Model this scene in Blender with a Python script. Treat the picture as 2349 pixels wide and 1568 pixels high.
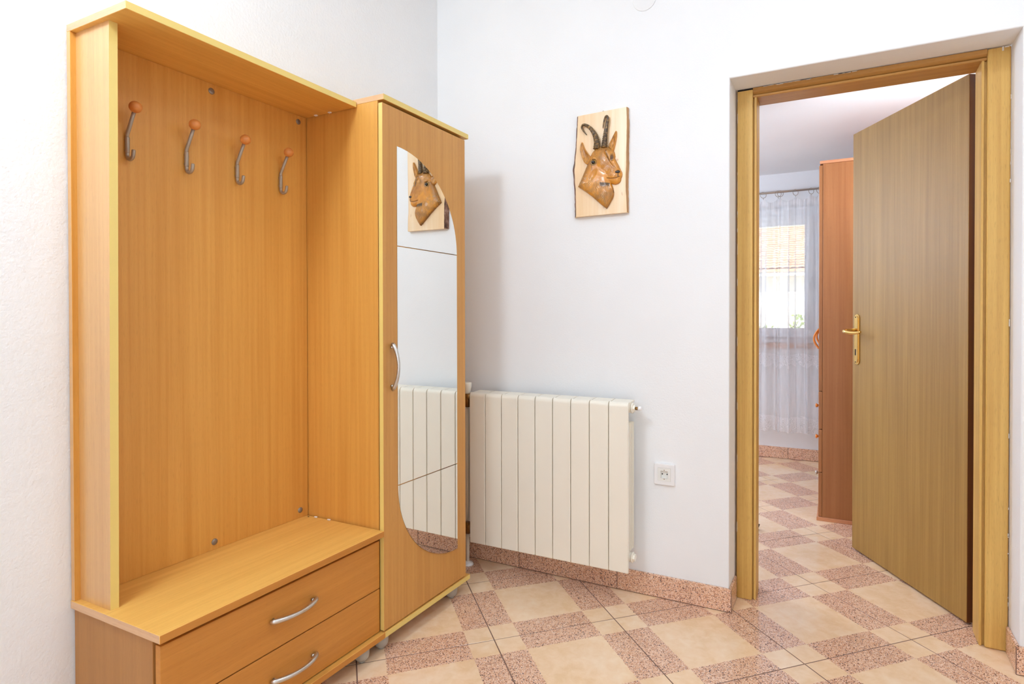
import bpy, math, random
import numpy as np
from mathutils import Vector, Matrix

random.seed(7)
scene = bpy.context.scene
for o in list(bpy.data.objects):
    bpy.data.objects.remove(o, do_unlink=True)
COL = scene.collection

# ------------------------------------------------------------------ camera
cam_d = bpy.data.cameras.new('camera')
cam = bpy.data.objects.new('camera', cam_d)
COL.objects.link(cam)
R_ = ((0.8915995, -0.0029225, 0.4528154),
      (0.4528224, 0.0090584, -0.8915547),
      (-0.0014962, 0.9999547, 0.0093998))
mw = Matrix(R_).to_4x4()
mw.translation = Vector((1.70169, -2.29532, 1.10059))
cam.matrix_world = mw
cam_d.sensor_fit = 'HORIZONTAL'
cam_d.sensor_width = 36.0
cam_d.lens = 20.9507
cam_d.shift_x = -0.026708
cam_d.shift_y = -0.018767
cam_d.clip_start = 0.02
cam_d.clip_end = 200
scene.camera = cam

# ------------------------------------------------------------------ world, lights, exposure
world = bpy.data.worlds.new('world')
scene.world = world
world.use_nodes = True
wn = world.node_tree.nodes
wl = world.node_tree.links
wn.clear()
w_out = wn.new('ShaderNodeOutputWorld')
w_bg = wn.new('ShaderNodeBackground')
w_sky = wn.new('ShaderNodeTexSky')
w_sky.sky_type = 'NISHITA'
w_sky.sun_disc = False
w_sky.sun_elevation = math.radians(48)
w_sky.sun_rotation = math.radians(200)
w_sky.air_density = 1.0
w_sky.dust_density = 2.0
w_bg.inputs['Strength'].default_value = 0.30
wl.new(w_sky.outputs[0], w_bg.inputs['Color'])
wl.new(w_bg.outputs[0], w_out.inputs['Surface'])

def light(name, kind, loc, energy, color=(1, 1, 1), size=None, size_y=None, target=None, radius=None, angle=None):
    d = bpy.data.lights.new(name, kind)
    d.energy = energy
    d.color = color
    if kind == 'AREA':
        d.shape = 'RECTANGLE' if size_y else 'DISK'
        d.size = size
        if size_y:
            d.size_y = size_y
    if radius is not None:
        d.shadow_soft_size = radius
    if angle is not None:
        d.angle = angle
    o = bpy.data.objects.new(name, d)
    COL.objects.link(o)
    o.location = loc
    if target is not None:
        o.rotation_euler = (Vector(target) - Vector(loc)).to_track_quat('-Z', 'Y').to_euler()
    return o

light('sun', 'SUN', (4, -8, 12), 9.0, (1.0, 0.95, 0.88), angle=math.radians(0.6), target=(5.5, 2, 0))
# flash bounce left of the camera, added fills for hall and bedroom, lamp behind the door, daylight thrown up by the ground outside the window
light('flash_bounce', 'POINT', (0.45, -2.25, 2.42), 50, (0.915, 1.065, 1.21), radius=0.17)  # unseen light standing for flash bounced off the ceiling
light('rear_fill', 'AREA', (2.35, -4.25, 1.35), 20, (0.93, 1.06, 1.20), size=1.5, size_y=2.2, target=(1.2, 0.0, 1.3))  # added fill behind the camera, in front of the closed wall
light('hall_top_fill', 'AREA', (1.9, -1.1, 2.63), 9, (0.93, 1.06, 1.20), size=0.5, target=(1.9, -1.1, 0))  # added fill under the hall ceiling, no fixture there
light('bedroom_fill', 'POINT', (-0.40, 1.35, 1.70), 50, (0.91, 1.06, 1.30), radius=0.14)  # added out-of-view fill that brightens curtain and bedroom
light('bedroom_lamp_behind_door', 'POINT', (2.06, 0.80, 1.74), 11.5, (0.95, 1.05, 1.2), radius=0.07)
light('ground_daylight', 'AREA', (1.3, 5.4, -0.36), 260, (0.90, 1.02, 1.14), size=4.0, size_y=3.2, target=(1.3, 5.4, 2.2))

scene.view_settings.view_transform = 'Standard'
scene.view_settings.look = 'None'
scene.view_settings.gamma = 1.0
scene.view_settings.use_curve_mapping = False
scene.view_settings.exposure = 0.0
scene.cycles.use_denoising = True
scene.cycles.max_bounces = 12
scene.cycles.diffuse_bounces = 7
scene.cycles.glossy_bounces = 5
scene.cycles.transparent_max_bounces = 16
scene.cycles.sample_clamp_indirect = 6.0
scene.cycles.caustics_reflective = False
scene.cycles.caustics_refractive = False

# ------------------------------------------------------------------ mesh helpers
class MB:
    def __init__(self):
        self.v, self.f, self.m, self.sm, self.uv = [], [], [], [], {}
    def add(self, verts, faces, mat=0, smooth=False):
        b = len(self.v)
        self.v.extend([tuple(map(float, p)) for p in verts])
        for f in faces:
            self.f.append(tuple(i + b for i in f))
            self.m.append(mat)
            self.sm.append(smooth)
        return self
    def box(self, x0, x1, y0, y1, z0, z1, bev=0.0, mat=0, fm=None):
        """box with chamfered edges; fm maps a side such as '+x' to another material slot"""
        fm = fm or {}
        lo, hi = (x0, y0, z0), (x1, y1, z1)
        bev = min(bev, 0.45 * min(hi[i] - lo[i] for i in range(3)))
        if bev <= 0:
            vs = [(x, y, z) for x in (x0, x1) for y in (y0, y1) for z in (z0, z1)]
            fs = {'-x': (0, 1, 3, 2), '+x': (4, 6, 7, 5), '-y': (0, 4, 5, 1), '+y': (2, 3, 7, 6), '-z': (0, 2, 6, 4), '+z': (1, 5, 7, 3)}
            for k, f in fs.items():
                self.add([vs[i] for i in f], [(0, 1, 2, 3)], fm.get(k, mat))
            return self
        idx, vs = {}, []
        for sx in (0, 1):
            for sy in (0, 1):
                for sz in (0, 1):
                    for ax in range(3):
                        s = (sx, sy, sz)
                        p = [hi[i] - bev if s[i] else lo[i] + bev for i in range(3)]
                        p[ax] = hi[ax] if s[ax] else lo[ax]
                        idx[(s, ax)] = len(vs)
                        vs.append(p)
        c = [(a + b) / 2 for a, b in zip(lo, hi)]
        def face(ids, mt):
            P = [Vector(vs[i]) for i in ids]
            n = (P[1] - P[0]).cross(P[2] - P[0])
            ctr = sum(P, Vector()) / len(P)
            if n.dot(ctr - Vector(c)) < 0:
                ids = ids[::-1]
            fl.append((tuple(ids), mt))
        fl = []
        for ax in range(3):
            o1, o2 = [i for i in range(3) if i != ax]
            for s in (0, 1):
                def key(a, b):
                    k = [0, 0, 0]; k[ax] = s; k[o1] = a; k[o2] = b
                    return tuple(k)
                face([idx[(key(0, 0), ax)], idx[(key(1, 0), ax)], idx[(key(1, 1), ax)], idx[(key(0, 1), ax)]],
                     fm.get('-+'[s] + 'xyz'[ax], mat))
        for ax in range(3):
            o1, o2 = [i for i in range(3) if i != ax]
            for a in (0, 1):
                for b in (0, 1):
                    def key(s):
                        k = [0, 0, 0]; k[ax] = s; k[o1] = a; k[o2] = b
                        return tuple(k)
                    face([idx[(key(0), o1)], idx[(key(1), o1)], idx[(key(1), o2)], idx[(key(0), o2)]], mat)
        for s in [(a, b, d) for a in (0, 1) for b in (0, 1) for d in (0, 1)]:
            face([idx[(s, 0)], idx[(s, 1)], idx[(s, 2)]], mat)
        base = len(self.v)
        self.v.extend([tuple(p) for p in vs])
        for ids, mt in fl:
            self.f.append(tuple(i + base for i in ids)); self.m.append(mt); self.sm.append(False)
        return self
    def tube(self, pts, rad, n=12, mat=0, caps=True, flat=None):
        """round sweep along points; rad a number or list; flat=(axis vector, factor) squashes the section"""
        pts = [Vector(p) for p in pts]
        rads = rad if isinstance(rad, (list, tuple)) else [rad] * len(pts)
        b0 = len(self.v)
        ref = None
        for i, p in enumerate(pts):
            t = (pts[min(i + 1, len(pts) - 1)] - pts[max(i - 1, 0)]).normalized()
            if ref is None:
                ref = Vector((0, 0, 1)) if abs(t.z) < 0.9 else Vector((1, 0, 0))
            u = (ref - t * ref.dot(t)).normalized()
            w = t.cross(u)
            ref = u
            for k in range(n):
                a = 2 * math.pi * k / n
                d = (u * math.cos(a) + w * math.sin(a)) * rads[i]
                if flat:
                    ax = Vector(flat[0])
                    d = d - ax * d.dot(ax) * (1 - flat[1])
                self.v.append(tuple(p + d))
        for i in range(len(pts) - 1):
            for k in range(n):
                a, b = b0 + i * n + k, b0 + i * n + (k + 1) % n
                self.f.append((a, b, b + n, a + n)); self.m.append(mat); self.sm.append(True)
        if caps:
            self.f.append(tuple(b0 + k for k in range(n))[::-1]); self.m.append(mat); self.sm.append(False)
            e = b0 + (len(pts) - 1) * n
            self.f.append(tuple(e + k for k in range(n))); self.m.append(mat); self.sm.append(False)
        return self
    def lathe(self, prof, origin, axis='z', n=24, mat=0, smooth=True):
        """profile of (radius, height) turned about an axis through origin"""
        o = Vector(origin)
        A = {'z': (Vector((1, 0, 0)), Vector((0, 1, 0)), Vector((0, 0, 1))),
             'x': (Vector((0, 1, 0)), Vector((0, 0, 1)), Vector((1, 0, 0))),
             'y': (Vector((0, 0, 1)), Vector((1, 0, 0)), Vector((0, 1, 0)))}[axis] if isinstance(axis, str) else axis
        b0 = len(self.v)
        for r, h in prof:
            for k in range(n):
                a = 2 * math.pi * k / n
                self.v.append(tuple(o + A[0] * (r * math.cos(a)) + A[1] * (r * math.sin(a)) + A[2] * h))
        for i in range(len(prof) - 1):
            for k in range(n):
                a, b = b0 + i * n + k, b0 + i * n + (k + 1) % n
                self.f.append((a, b, b + n, a + n)); self.m.append(mat); self.sm.append(smooth)
        self.f.append(tuple(b0 + k for k in range(n))[::-1]); self.m.append(mat); self.sm.append(False)
        e = b0 + (len(prof) - 1) * n
        self.f.append(tuple(e + k for k in range(n))); self.m.append(mat); self.sm.append(False)
        return self
    def ball(self, c, r, nu=20, nv=12, mat=0):
        rx, ry, rz = r if isinstance(r, (list, tuple)) else (r, r, r)
        prof = [(math.sin(math.pi * i / nv), -math.cos(math.pi * i / nv)) for i in range(nv + 1)]
        prof[0] = (0.02, -1); prof[-1] = (0.02, 1)
        b0 = len(self.v)
        self.lathe(prof, (0, 0, 0), 'z', nu, mat)
        for i in range(b0, len(self.v)):
            x, y, z = self.v[i]
            self.v[i] = (c[0] + x * rx, c[1] + y * ry, c[2] + z * rz)
        return self
    def prism(self, poly, z0, z1, tf, mat=0, smooth=False, bev=0.0):
        """polygon (list of 2-D points) extruded from z0 to z1, mapped by tf(a, b, c)"""
        n = len(poly)
        if bev > 0:
            cx = sum(p[0] for p in poly) / n; cy = sum(p[1] for p in poly) / n
            inner = []
            for i in range(n):
                p0, p1, p2 = Vector(poly[i - 1]), Vector(poly[i]), Vector(poly[(i + 1) % n])
                d = ((p0 - p1).normalized() + (p2 - p1).normalized())
                to_c = Vector((cx, cy)) - p1
                d = to_c.normalized() if d.length < 1e-4 else (d.normalized() if d.dot(to_c) > 0 else -d.normalized())
                inner.append(tuple(p1 + d * bev))
            rings = [(poly, z0), (poly, z1 - bev), (inner, z1)]
        else:
            rings = [(poly, z0), (poly, z1)]
        vs = [tf(a, b, z) for pl, z in rings for a, b in pl]
        fs = [tuple(range(n))[::-1], tuple(range(n * (len(rings) - 1), n * len(rings)))]
        b = len(self.v)
        self.v.extend([tuple(p) for p in vs])
        for f in fs:
            self.f.append(tuple(i + b for i in f)); self.m.append(mat); self.sm.append(False)
        for r in range(len(rings) - 1):
            for k in range(n):
                k2 = (k + 1) % n
                self.f.append((b + r * n + k, b + r * n + k2, b + (r + 1) * n + k2, b + (r + 1) * n + k)); self.m.append(mat); self.sm.append(smooth)
        return self
    def mesh(self, name, org=(0, 0, 0)):
        me = bpy.data.meshes.new(name)
        me.from_pydata([(x - org[0], y - org[1], z - org[2]) for x, y, z in self.v], [], self.f)
        me.polygons.foreach_set('material_index', self.m)
        me.polygons.foreach_set('use_smooth', self.sm)
        me.update()
        return me

def world_of(o):
    v = Vector((0, 0, 0))
    while o is not None:
        v += o.location
        o = o.parent
    return v

def obj(name, mb, mats, parent=None, fix=False):
    """one mesh object; vertices are given in world space and kept there"""
    org = world_of(parent) if parent is not None else (0, 0, 0)
    me = mb.mesh(name, org)
    for m in (mats if isinstance(mats, (list, tuple)) else [mats]):
        me.materials.append(m)
    o = bpy.data.objects.new(name, me)
    COL.objects.link(o)
    if parent is not None:
        o.parent = parent
    if fix:
        import bmesh
        bm = bmesh.new(); bm.from_mesh(me)
        bmesh.ops.recalc_face_normals(bm, faces=bm.faces)
        bm.to_mesh(me); bm.free()
    return o

def empty(name, loc):
    o = bpy.data.objects.new(name, None)
    o.empty_display_size = 0.1
    COL.objects.link(o)
    o.location = loc
    return o

def tag(o, label=None, cat=None, group=None, kind=None):
    if label: o['label'] = label
    if cat: o['category'] = cat
    if group: o['group'] = group
    if kind: o['kind'] = kind
    return o

def struct(name, mb, mats, parent=None, label=None, fix=False):
    o = obj(name, mb, mats, parent, fix)
    if parent is None:
        o['kind'] = 'structure'
        if label: o['label'] = label
    return o

# ------------------------------------------------------------------ materials
def srgb(r, g, b):
    f = lambda c: (c / 255 / 12.92) if c / 255 <= 0.04045 else ((c / 255 + 0.055) / 1.055) ** 2.4
    return (f(r), f(g), f(b), 1.0)

class NT:
    def __init__(self, name):
        self.mat = bpy.data.materials.new(name)
        self.mat.use_nodes = True
        self.t = self.mat.node_tree
        self.n, self.l = self.t.nodes, self.t.links
        self.bsdf = self.n['Principled BSDF']
        self.out = self.n['Material Output']
    def node(self, typ, ins=None, **kw):
        nd = self.n.new(typ)
        for k, v in kw.items():
            setattr(nd, k, v)
        for k, v in (ins or {}).items():
            if hasattr(v, 'is_linked') or isinstance(v, bpy.types.NodeSocket):
                self.l.new(v, nd.inputs[k])
            else:
                nd.inputs[k].default_value = v
        return nd
    def obj(self, scale=(1, 1, 1), loc=(0, 0, 0), rand=0.0):
        tc = self.node('ShaderNodeTexCoord')
        src = tc.outputs['Object']
        if rand:
            oi = self.node('ShaderNodeObjectInfo')
            m = self.node('ShaderNodeMath', {0: oi.outputs['Random'], 1: rand}, operation='MULTIPLY')
            ad = self.node('ShaderNodeVectorMath', {0: src, 1: m.outputs[0]}, operation='ADD')
            src = ad.outputs[0]
        mp = self.node('ShaderNodeMapping', {'Vector': src, 'Scale': scale, 'Location': loc})
        return mp.outputs[0]
    def noise(self, vec, scale, detail=3, rough=0.5, dist=0.0):
        return self.node('ShaderNodeTexNoise', {'Vector': vec, 'Scale': scale, 'Detail': detail, 'Roughness': rough, 'Distortion': dist}).outputs['Fac']
    def ramp(self, fac, stops, interp='LINEAR'):
        r = self.node('ShaderNodeValToRGB', {'Fac': fac})
        r.color_ramp.interpolation = interp
        e = r.color_ramp.elements
        while len(e) < len(stops):
            e.new(0.5)
        for k, (p, c) in enumerate(stops):
            e[k].position = p
            e[k].color = c
        return r.outputs['Color']
    def mix(self, fac, a, b, mode='MIX'):
        m = self.node('ShaderNodeMix', data_type='RGBA', blend_type=mode)
        for s, v in ((m.inputs['Factor'], fac), (m.inputs[6], a), (m.inputs[7], b)):
            if isinstance(v, bpy.types.NodeSocket):
                self.l.new(v, s)
            else:
                s.default_value = v
        return m.outputs[2]
    def math(self, op, a, b=0.0, clamp=False):
        return self.node('ShaderNodeMath', {0: a, 1: b}, operation=op, use_clamp=clamp).outputs[0]
    def set(self, **kw):
        for k, v in kw.items():
            k = {'color': 'Base Color', 'rough': 'Roughness', 'metal': 'Metallic', 'coat': 'Coat Weight', 'coat_rough': 'Coat Roughness',
                 'spec': 'Specular IOR Level', 'normal': 'Normal', 'trans': 'Transmission Weight', 'alpha': 'Alpha'}[k]
            if isinstance(v, bpy.types.NodeSocket):
                self.l.new(v, self.bsdf.inputs[k])
            else:
                self.bsdf.inputs[k].default_value = v
        return self
    def bump(self, h, strength=0.3, dist=0.001):
        b = self.node('ShaderNodeBump', {'Height': h, 'Strength': strength, 'Distance': dist})
        self.l.new(b.outputs[0], self.bsdf.inputs['Normal'])
        return self

def flat(name, col, rough=0.5, metal=0.0, spec=0.5):
    return NT(name).set(color=col, rough=rough, metal=metal, spec=spec).mat

def wood(name, light_c, dark_c, axis='z', fine=1.0, contrast=1.0, rough=0.42, figure=0.5, pores=0.16, off=0.0, coat=0.0):
    """laminate wood: long fine streaks, slow figure and short dark pores along the grain axis"""
    m = NT(name)
    k = {'x': 0, 'y': 1, 'z': 2}[axis]
    def sc(across, along):
        s = [across] * 3
        s[k] = along
        return tuple(s)
    v1 = m.obj(sc(95 * fine, 1.6 * fine), (off, off * 0.7, off * 1.3), rand=3.0)
    v2 = m.obj(sc(17 * fine, 0.55 * fine), (off * 2, off, off), rand=5.0)
    v3 = m.obj(sc(560 * fine, 42 * fine), (off, off, off), rand=2.0)
    v4 = m.obj(sc(34 * fine, 0.8 * fine), (off * 3, off, off), rand=4.0)
    n1 = m.noise(v1, 1.0, 4, 0.6)
    n2 = m.noise(v2, 1.0, 2, 0.5, 0.6)
    n4 = m.noise(v4, 1.0, 3, 0.55, 0.3)
    s = m.math('ADD', m.math('MULTIPLY', n1, 0.5), m.math('ADD', m.math('MULTIPLY', n2, figure * 0.55), m.math('MULTIPLY', n4, 0.45)))
    mid = 0.5 * (0.5 + figure * 0.55 + 0.45)
    w = 0.17 / contrast
    lo, hi = max(0.0, mid - w), min(1.0, mid + w)
    c = m.ramp(s, [(lo, dark_c), (hi, light_c)])
    n3 = m.noise(v3, 1.0, 1, 0.4)
    pm = m.ramp(n3, [(0.30, (1, 1, 1, 1)), (0.40, (0, 0, 0, 1))])
    dk = tuple(x * 0.55 for x in dark_c[:3]) + (1,)
    c = m.mix(m.math('MULTIPLY', pm, pores), c, dk)
    m.set(color=c, rough=rough, spec=0.45, coat=coat, coat_rough=0.25)
    m.bump(m.math('ADD', n1, n3), 0.06, 0.0006)
    return m.mat

BEECH_L, BEECH_D = srgb(218, 161, 79), srgb(201, 140, 61)
beech_v = wood('beech_upright', BEECH_L, BEECH_D, 'z')
beech_h = wood('beech_level', srgb(229, 181, 96), srgb(212, 158, 76), 'y', off=1.7)
beech_door = wood('beech_cabinet_door', srgb(207, 154, 84), srgb(189, 133, 66), 'z', off=3.1)
beech_drawer = wood('beech_drawer', srgb(202, 137, 60), srgb(184, 119, 47), 'y', off=5.3, figure=0.9)
beech_end = wood('beech_end', srgb(214, 165, 104), srgb(199, 149, 90), 'z', off=4.2, coat=1.0)
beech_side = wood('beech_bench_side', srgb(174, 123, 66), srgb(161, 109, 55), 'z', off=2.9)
beech_end_x = wood('beech_end_level', srgb(218, 172, 124), srgb(200, 152, 106), 'x', off=2.2, coat=1.0)
band_gold = NT('edge_band_gold').set(color=srgb(226, 200, 118), rough=0.38).mat
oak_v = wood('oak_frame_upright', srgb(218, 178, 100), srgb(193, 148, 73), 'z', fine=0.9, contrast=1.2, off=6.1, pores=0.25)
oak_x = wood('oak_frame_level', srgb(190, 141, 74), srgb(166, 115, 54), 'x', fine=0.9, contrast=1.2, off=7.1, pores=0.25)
oak_leaf = wood('oak_door_leaf', srgb(164, 126, 62), srgb(140, 103, 45), 'z', fine=1.35, contrast=1.1, off=8.3, figure=0.6, rough=0.5)
edge_shade = wood('oak_leaf_edge_shade', srgb(112, 66, 34), srgb(80, 42, 20), 'z', off=3.3)  # leaf edges coloured dark brown for the shadow at the hinge
beech_red = wood('wardrobe_beech', srgb(172, 114, 68), srgb(152, 95, 52), 'z', off=9.2)
beech_red_h = wood('wardrobe_beech_level', srgb(216, 154, 112), srgb(194, 128, 88), 'x', off=9.9)
slot_shade = flat('dark_slot_shade', srgb(38, 30, 26), 0.9)
gap_dark = flat('shadow_gap', srgb(58, 36, 20), 0.8)

def plaster(name, col, scale, strength, dist):
    m = NT(name)
    v = m.obj()
    n1 = m.noise(v, scale, 5, 0.6)
    n2 = m.noise(v, scale * 0.22, 3, 0.5)
    h = m.math('ADD', n1, m.math('MULTIPLY', n2, 0.8))
    tint = m.ramp(m.noise(v, 3.0, 3, 0.5), [(0.3, tuple(c * 0.97 for c in col[:3]) + (1,)), (0.7, col)])
    m.set(color=tint, rough=0.92, spec=0.2)
    m.bump(h, strength, dist)
    return m.mat

wall_white = plaster('white_wall_paint', (0.86, 0.865, 0.87, 1), 160, 0.35, 0.0012)
wall_rough = plaster('white_textured_wall_paint', (0.87, 0.875, 0.88, 1), 115, 0.75, 0.0022)
ceiling_white = plaster('white_ceiling_paint', (0.88, 0.885, 0.89, 1), 120, 0.2, 0.001)

def granite_col(m, vec, scale=460.0):
    vo = m.node('ShaderNodeTexVoronoi', {'Vector': vec, 'Scale': scale, 'Randomness': 1.0})
    rnd = m.node('ShaderNodeSeparateColor', {0: vo.outputs['Color']}).outputs[0]
    c1 = m.ramp(rnd, [(0.0, srgb(104, 76, 70)), (0.06, srgb(188, 130, 96)), (0.22, srgb(218, 172, 142)),
                      (0.52, srgb(228, 186, 156)), (0.80, srgb(238, 210, 190))], 'CONSTANT')
    vo2 = m.node('ShaderNodeTexVoronoi', {'Vector': vec, 'Scale': scale * 0.72, 'Randomness': 1.0})
    rnd2 = m.node('ShaderNodeSeparateColor', {0: vo2.outputs['Color']}).outputs[1]
    dk = m.ramp(rnd2, [(0.0, (1, 1, 1, 1)), (0.07, (0, 0, 0, 1))], 'CONSTANT')
    rnd3 = m.node('ShaderNodeSeparateColor', {0: vo2.outputs['Color']}).outputs[2]
    dkc = m.ramp(rnd3, [(0.0, srgb(66, 54, 58)), (0.5, srgb(130, 90, 72))], 'CONSTANT')
    return m.mix(dk, c1, dkc)

def tile_mat():
    m = NT('floor_tile_glaze')
    uv = m.node('ShaderNodeTexCoord').outputs['UV']
    vec = m.obj((1, 1, 1), rand=7.0)
    jit = m.node('ShaderNodeTexNoise', {'Vector': vec, 'Scale': 170.0, 'Detail': 1.0})
    off = m.node('ShaderNodeVectorMath', {0: jit.outputs['Color'], 1: (0.5, 0.5, 0.5)}, operation='SUBTRACT').outputs[0]
    offs = m.node('ShaderNodeVectorMath', {0: off, 'Scale': 0.022}, operation='SCALE').outputs[0]
    uvj = m.node('ShaderNodeVectorMath', {0: uv, 1: offs}, operation='ADD').outputs[0]
    xyz = m.node('ShaderNodeSeparateXYZ', {0: uvj})
    def band(s):
        d = m.math('ABSOLUTE', m.math('SUBTRACT', s, 0.5))
        return m.math('GREATER_THAN', d, 0.3)
    bu, bv = band(xyz.outputs[0]), band(xyz.outputs[1])
    x = m.math('ABSOLUTE', m.math('SUBTRACT', bu, bv))        # exactly one of the two: a granite strip
    n = m.noise(vec, 26, 4, 0.6, 0.4)
    n2 = m.noise(vec, 6, 2, 0.5)
    beige = m.ramp(m.math('ADD', m.math('MULTIPLY', n, 0.6), m.math('MULTIPLY', n2, 0.4)),
                   [(0.36, srgb(230, 195, 154)), (0.5, srgb(237, 206, 170)), (0.66, srgb(242, 217, 187))])
    c = m.mix(x, beige, granite_col(m, vec))
    m.set(color=c, rough=0.13, spec=0.5)
    m.bump(m.noise(vec, 9, 2), 0.05, 0.002)
    return m.mat
floor_tile = tile_mat()
def granite_mat(name, rough, spec):
    m = NT(name)
    m.set(color=granite_col(m, m.obj(rand=7.0)), rough=rough, spec=spec)
    return m.mat
granite = granite_mat('skirting_granite', 0.22, 0.5)
granite_sill = granite_mat('sill_granite', 0.75, 0.15)
grout = flat('grout', srgb(120, 91, 79), 0.9)
white_metal = flat('cream_radiator_enamel', srgb(241, 235, 220), 0.3)
white_plastic = flat('white_plastic', srgb(236, 235, 235), 0.35)
white_plastic2 = flat('white_plastic_insert', srgb(232, 231, 226), 0.3)
brass_dark = flat('aged_brass', srgb(150, 112, 64), 0.42, 0.9)
black = flat('black_rubber', srgb(14, 12, 12), 0.6)
hole = flat('hole_black', srgb(20, 14, 12), 0.8)
alu = flat('satin_aluminium', srgb(206, 203, 198), 0.33, 1.0)
nickel = flat('brushed_nickel', srgb(168, 154, 136), 0.42, 0.4)
cap_grey = flat('grey_cap', srgb(142, 132, 122), 0.4, 0.5)
brass = flat('polished_brass', srgb(222, 184, 110), 0.18, 1.0)
foot_grey = flat('grey_plastic_foot', srgb(172, 166, 154), 0.4)
knob_wood = wood('hook_knob_wood', srgb(222, 148, 78), srgb(206, 128, 60), 'z', off=1.1, rough=0.4)
knob_orange = flat('orange_wood', srgb(222, 132, 48), 0.4)
mirror_m = flat('mirror_silver', (0.90, 0.92, 0.91, 1), 0.0, 1.0)
mirror_edge = flat('mirror_edge', srgb(84, 82, 62), 0.3)
window_white = flat('white_window_frame', srgb(232, 233, 236), 0.35)
steel = flat('curtain_rod_steel', srgb(190, 182, 172), 0.28, 1.0)
paint_chip = flat('white_paint_smear', srgb(226, 220, 210), 0.8)

# ------------------------------------------------------------------ room shell
HX1, HY0, HZ = 3.30, -4.40, 2.66          # hall: right wall, front wall, ceiling
NX0, NX1, NZ, NY = 1.3281, 2.1918, 1.9836, 0.27   # door opening in the back wall
BX0, BX1, BY1, BZ = -0.70, 2.26, 2.69, 2.2115     # bedroom

mb = MB()
mb.box(-0.75, HX1 + 0.05, HY0 - 0.1, BY1 + 0.05, -0.06, -0.0007)
floor = struct('floor', mb, grout, label='floor of beige and granite pattern tiles')

TH = math.radians(45.27)
ci, si = math.cos(TH), math.sin(TH)
S = 0.45
G = (0.3294, -0.8801)
g = 0.0018
tm = MB().box(-S / 2 + g, S / 2 - g, -S / 2 + g, S / 2 - g, -0.009, 0.0, 0.0006).mesh('tile')
uvl = tm.uv_layers.new(name='UVMap')
for lp in tm.loops:
    p = tm.vertices[lp.vertex_index].co
    uvl.data[lp.index].uv = (p.x / S + 0.5, p.y / S + 0.5)
tm.materials.append(floor_tile)
def in_rooms(x, y):
    r = 0.30
    return (-r < x < HX1 + r - 0.1 and -3.9 < y < r) or (0.35 < x < BX1 + r and 0 < y < BY1 + r)
for i in range(-14, 15):
    for j in range(-14, 15):
        a, b = i + 0.5, j + 0.5
        x = G[0] + S * (a * ci + b * si)
        y = G[1] + S * (a * si - b * ci)
        if in_rooms(x, y):
            t = bpy.data.objects.new('tile', tm)
            COL.objects.link(t)
            t.parent = floor
            t.location = (x, y, random.uniform(-0.0003, 0.0))
            t.rotation_euler = (0, 0, TH + random.choice((0, 1, 2, 3)) * math.pi / 2)

struct('wall_left', MB().box(-0.12, 0.0, HY0 - 0.1, 0.27, 0, HZ), wall_rough, label='white roughly textured wall behind the hall furniture')
mb = MB().prism([(0, 0), (NX0, 0), (NX0, NZ), (NX1, NZ), (NX1, 0), (HX1, 0), (HX1, HZ), (0, HZ)], 0.0, NY, lambda a, b, c: (a, c, b))
wall_b = struct('wall_back', mb, wall_white, label='white wall with the radiator, plaque and door opening', fix=True)
import bmesh
bm = bmesh.new(); bm.from_mesh(wall_b.data)
es = [e for e in bm.edges if all(abs(v.co.y) < 1e-4 and NX0 - 1e-3 < v.co.x < NX1 + 1e-3 and v.co.z < NZ + 1e-3 for v in e.verts) and (e.verts[0].co - e.verts[1].co).length > 0.5 and not all(v.co.z < 1e-4 for v in e.verts)]
bmesh.ops.bevel(bm, geom=es, offset=0.005, segments=3, affect='EDGES', profile=0.5)
bm.to_mesh(wall_b.data); bm.free()
struct('wall_right', MB().box(HX1, HX1 + 0.12, HY0 - 0.1, 0.27, 0, HZ), wall_white)
mb = MB()
mb.box(-0.12, HX1 + 0.12, HY0 - 0.12, HY0, 0, HZ)
struct('wall_front', mb, wall_white)
struct('ceiling', MB().box(-0.12, HX1 + 0.12, HY0 - 0.12, 0.27, HZ, HZ + 0.1), ceiling_white)
# bedroom
struct('ceiling_bedroom', MB().box(BX0 - 0.1, BX1 + 0.1, 0.27, BY1 + 0.27, BZ, BZ + 0.1), ceiling_white, label='white bedroom ceiling seen through the doorway')
struct('wall_bedroom_left', MB().box(BX0 - 0.1, BX0, 0.27, BY1 + 0.27, 0, BZ), wall_white)
struct('wall_bedroom_right', MB().box(BX1, BX1 + 0.1, 0.27, BY1 + 0.27, 0, BZ), wall_white)
struct('wall_bedroom_front', MB().box(BX0 - 0.1, -0.12, 0.17, 0.27, 0, BZ), wall_white)
WX0, WX1, WZ0, WZ1 = 0.33, 1.537, 0.885, 1.965
mb = MB()
mb.box(BX0 - 0.1, WX0, BY1, BY1 + 0.26, 0, BZ)
mb.box(WX1, BX1 + 0.1, BY1, BY1 + 0.26, 0, BZ)
mb.box(WX0, WX1, BY1, BY1 + 0.26, 0, WZ0)
mb.box(WX0, WX1, BY1, BY1 + 0.26, WZ1, BZ)
struct('wall_bedroom_back', mb, wall_white, label='white bedroom wall with the curtained window')

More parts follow.
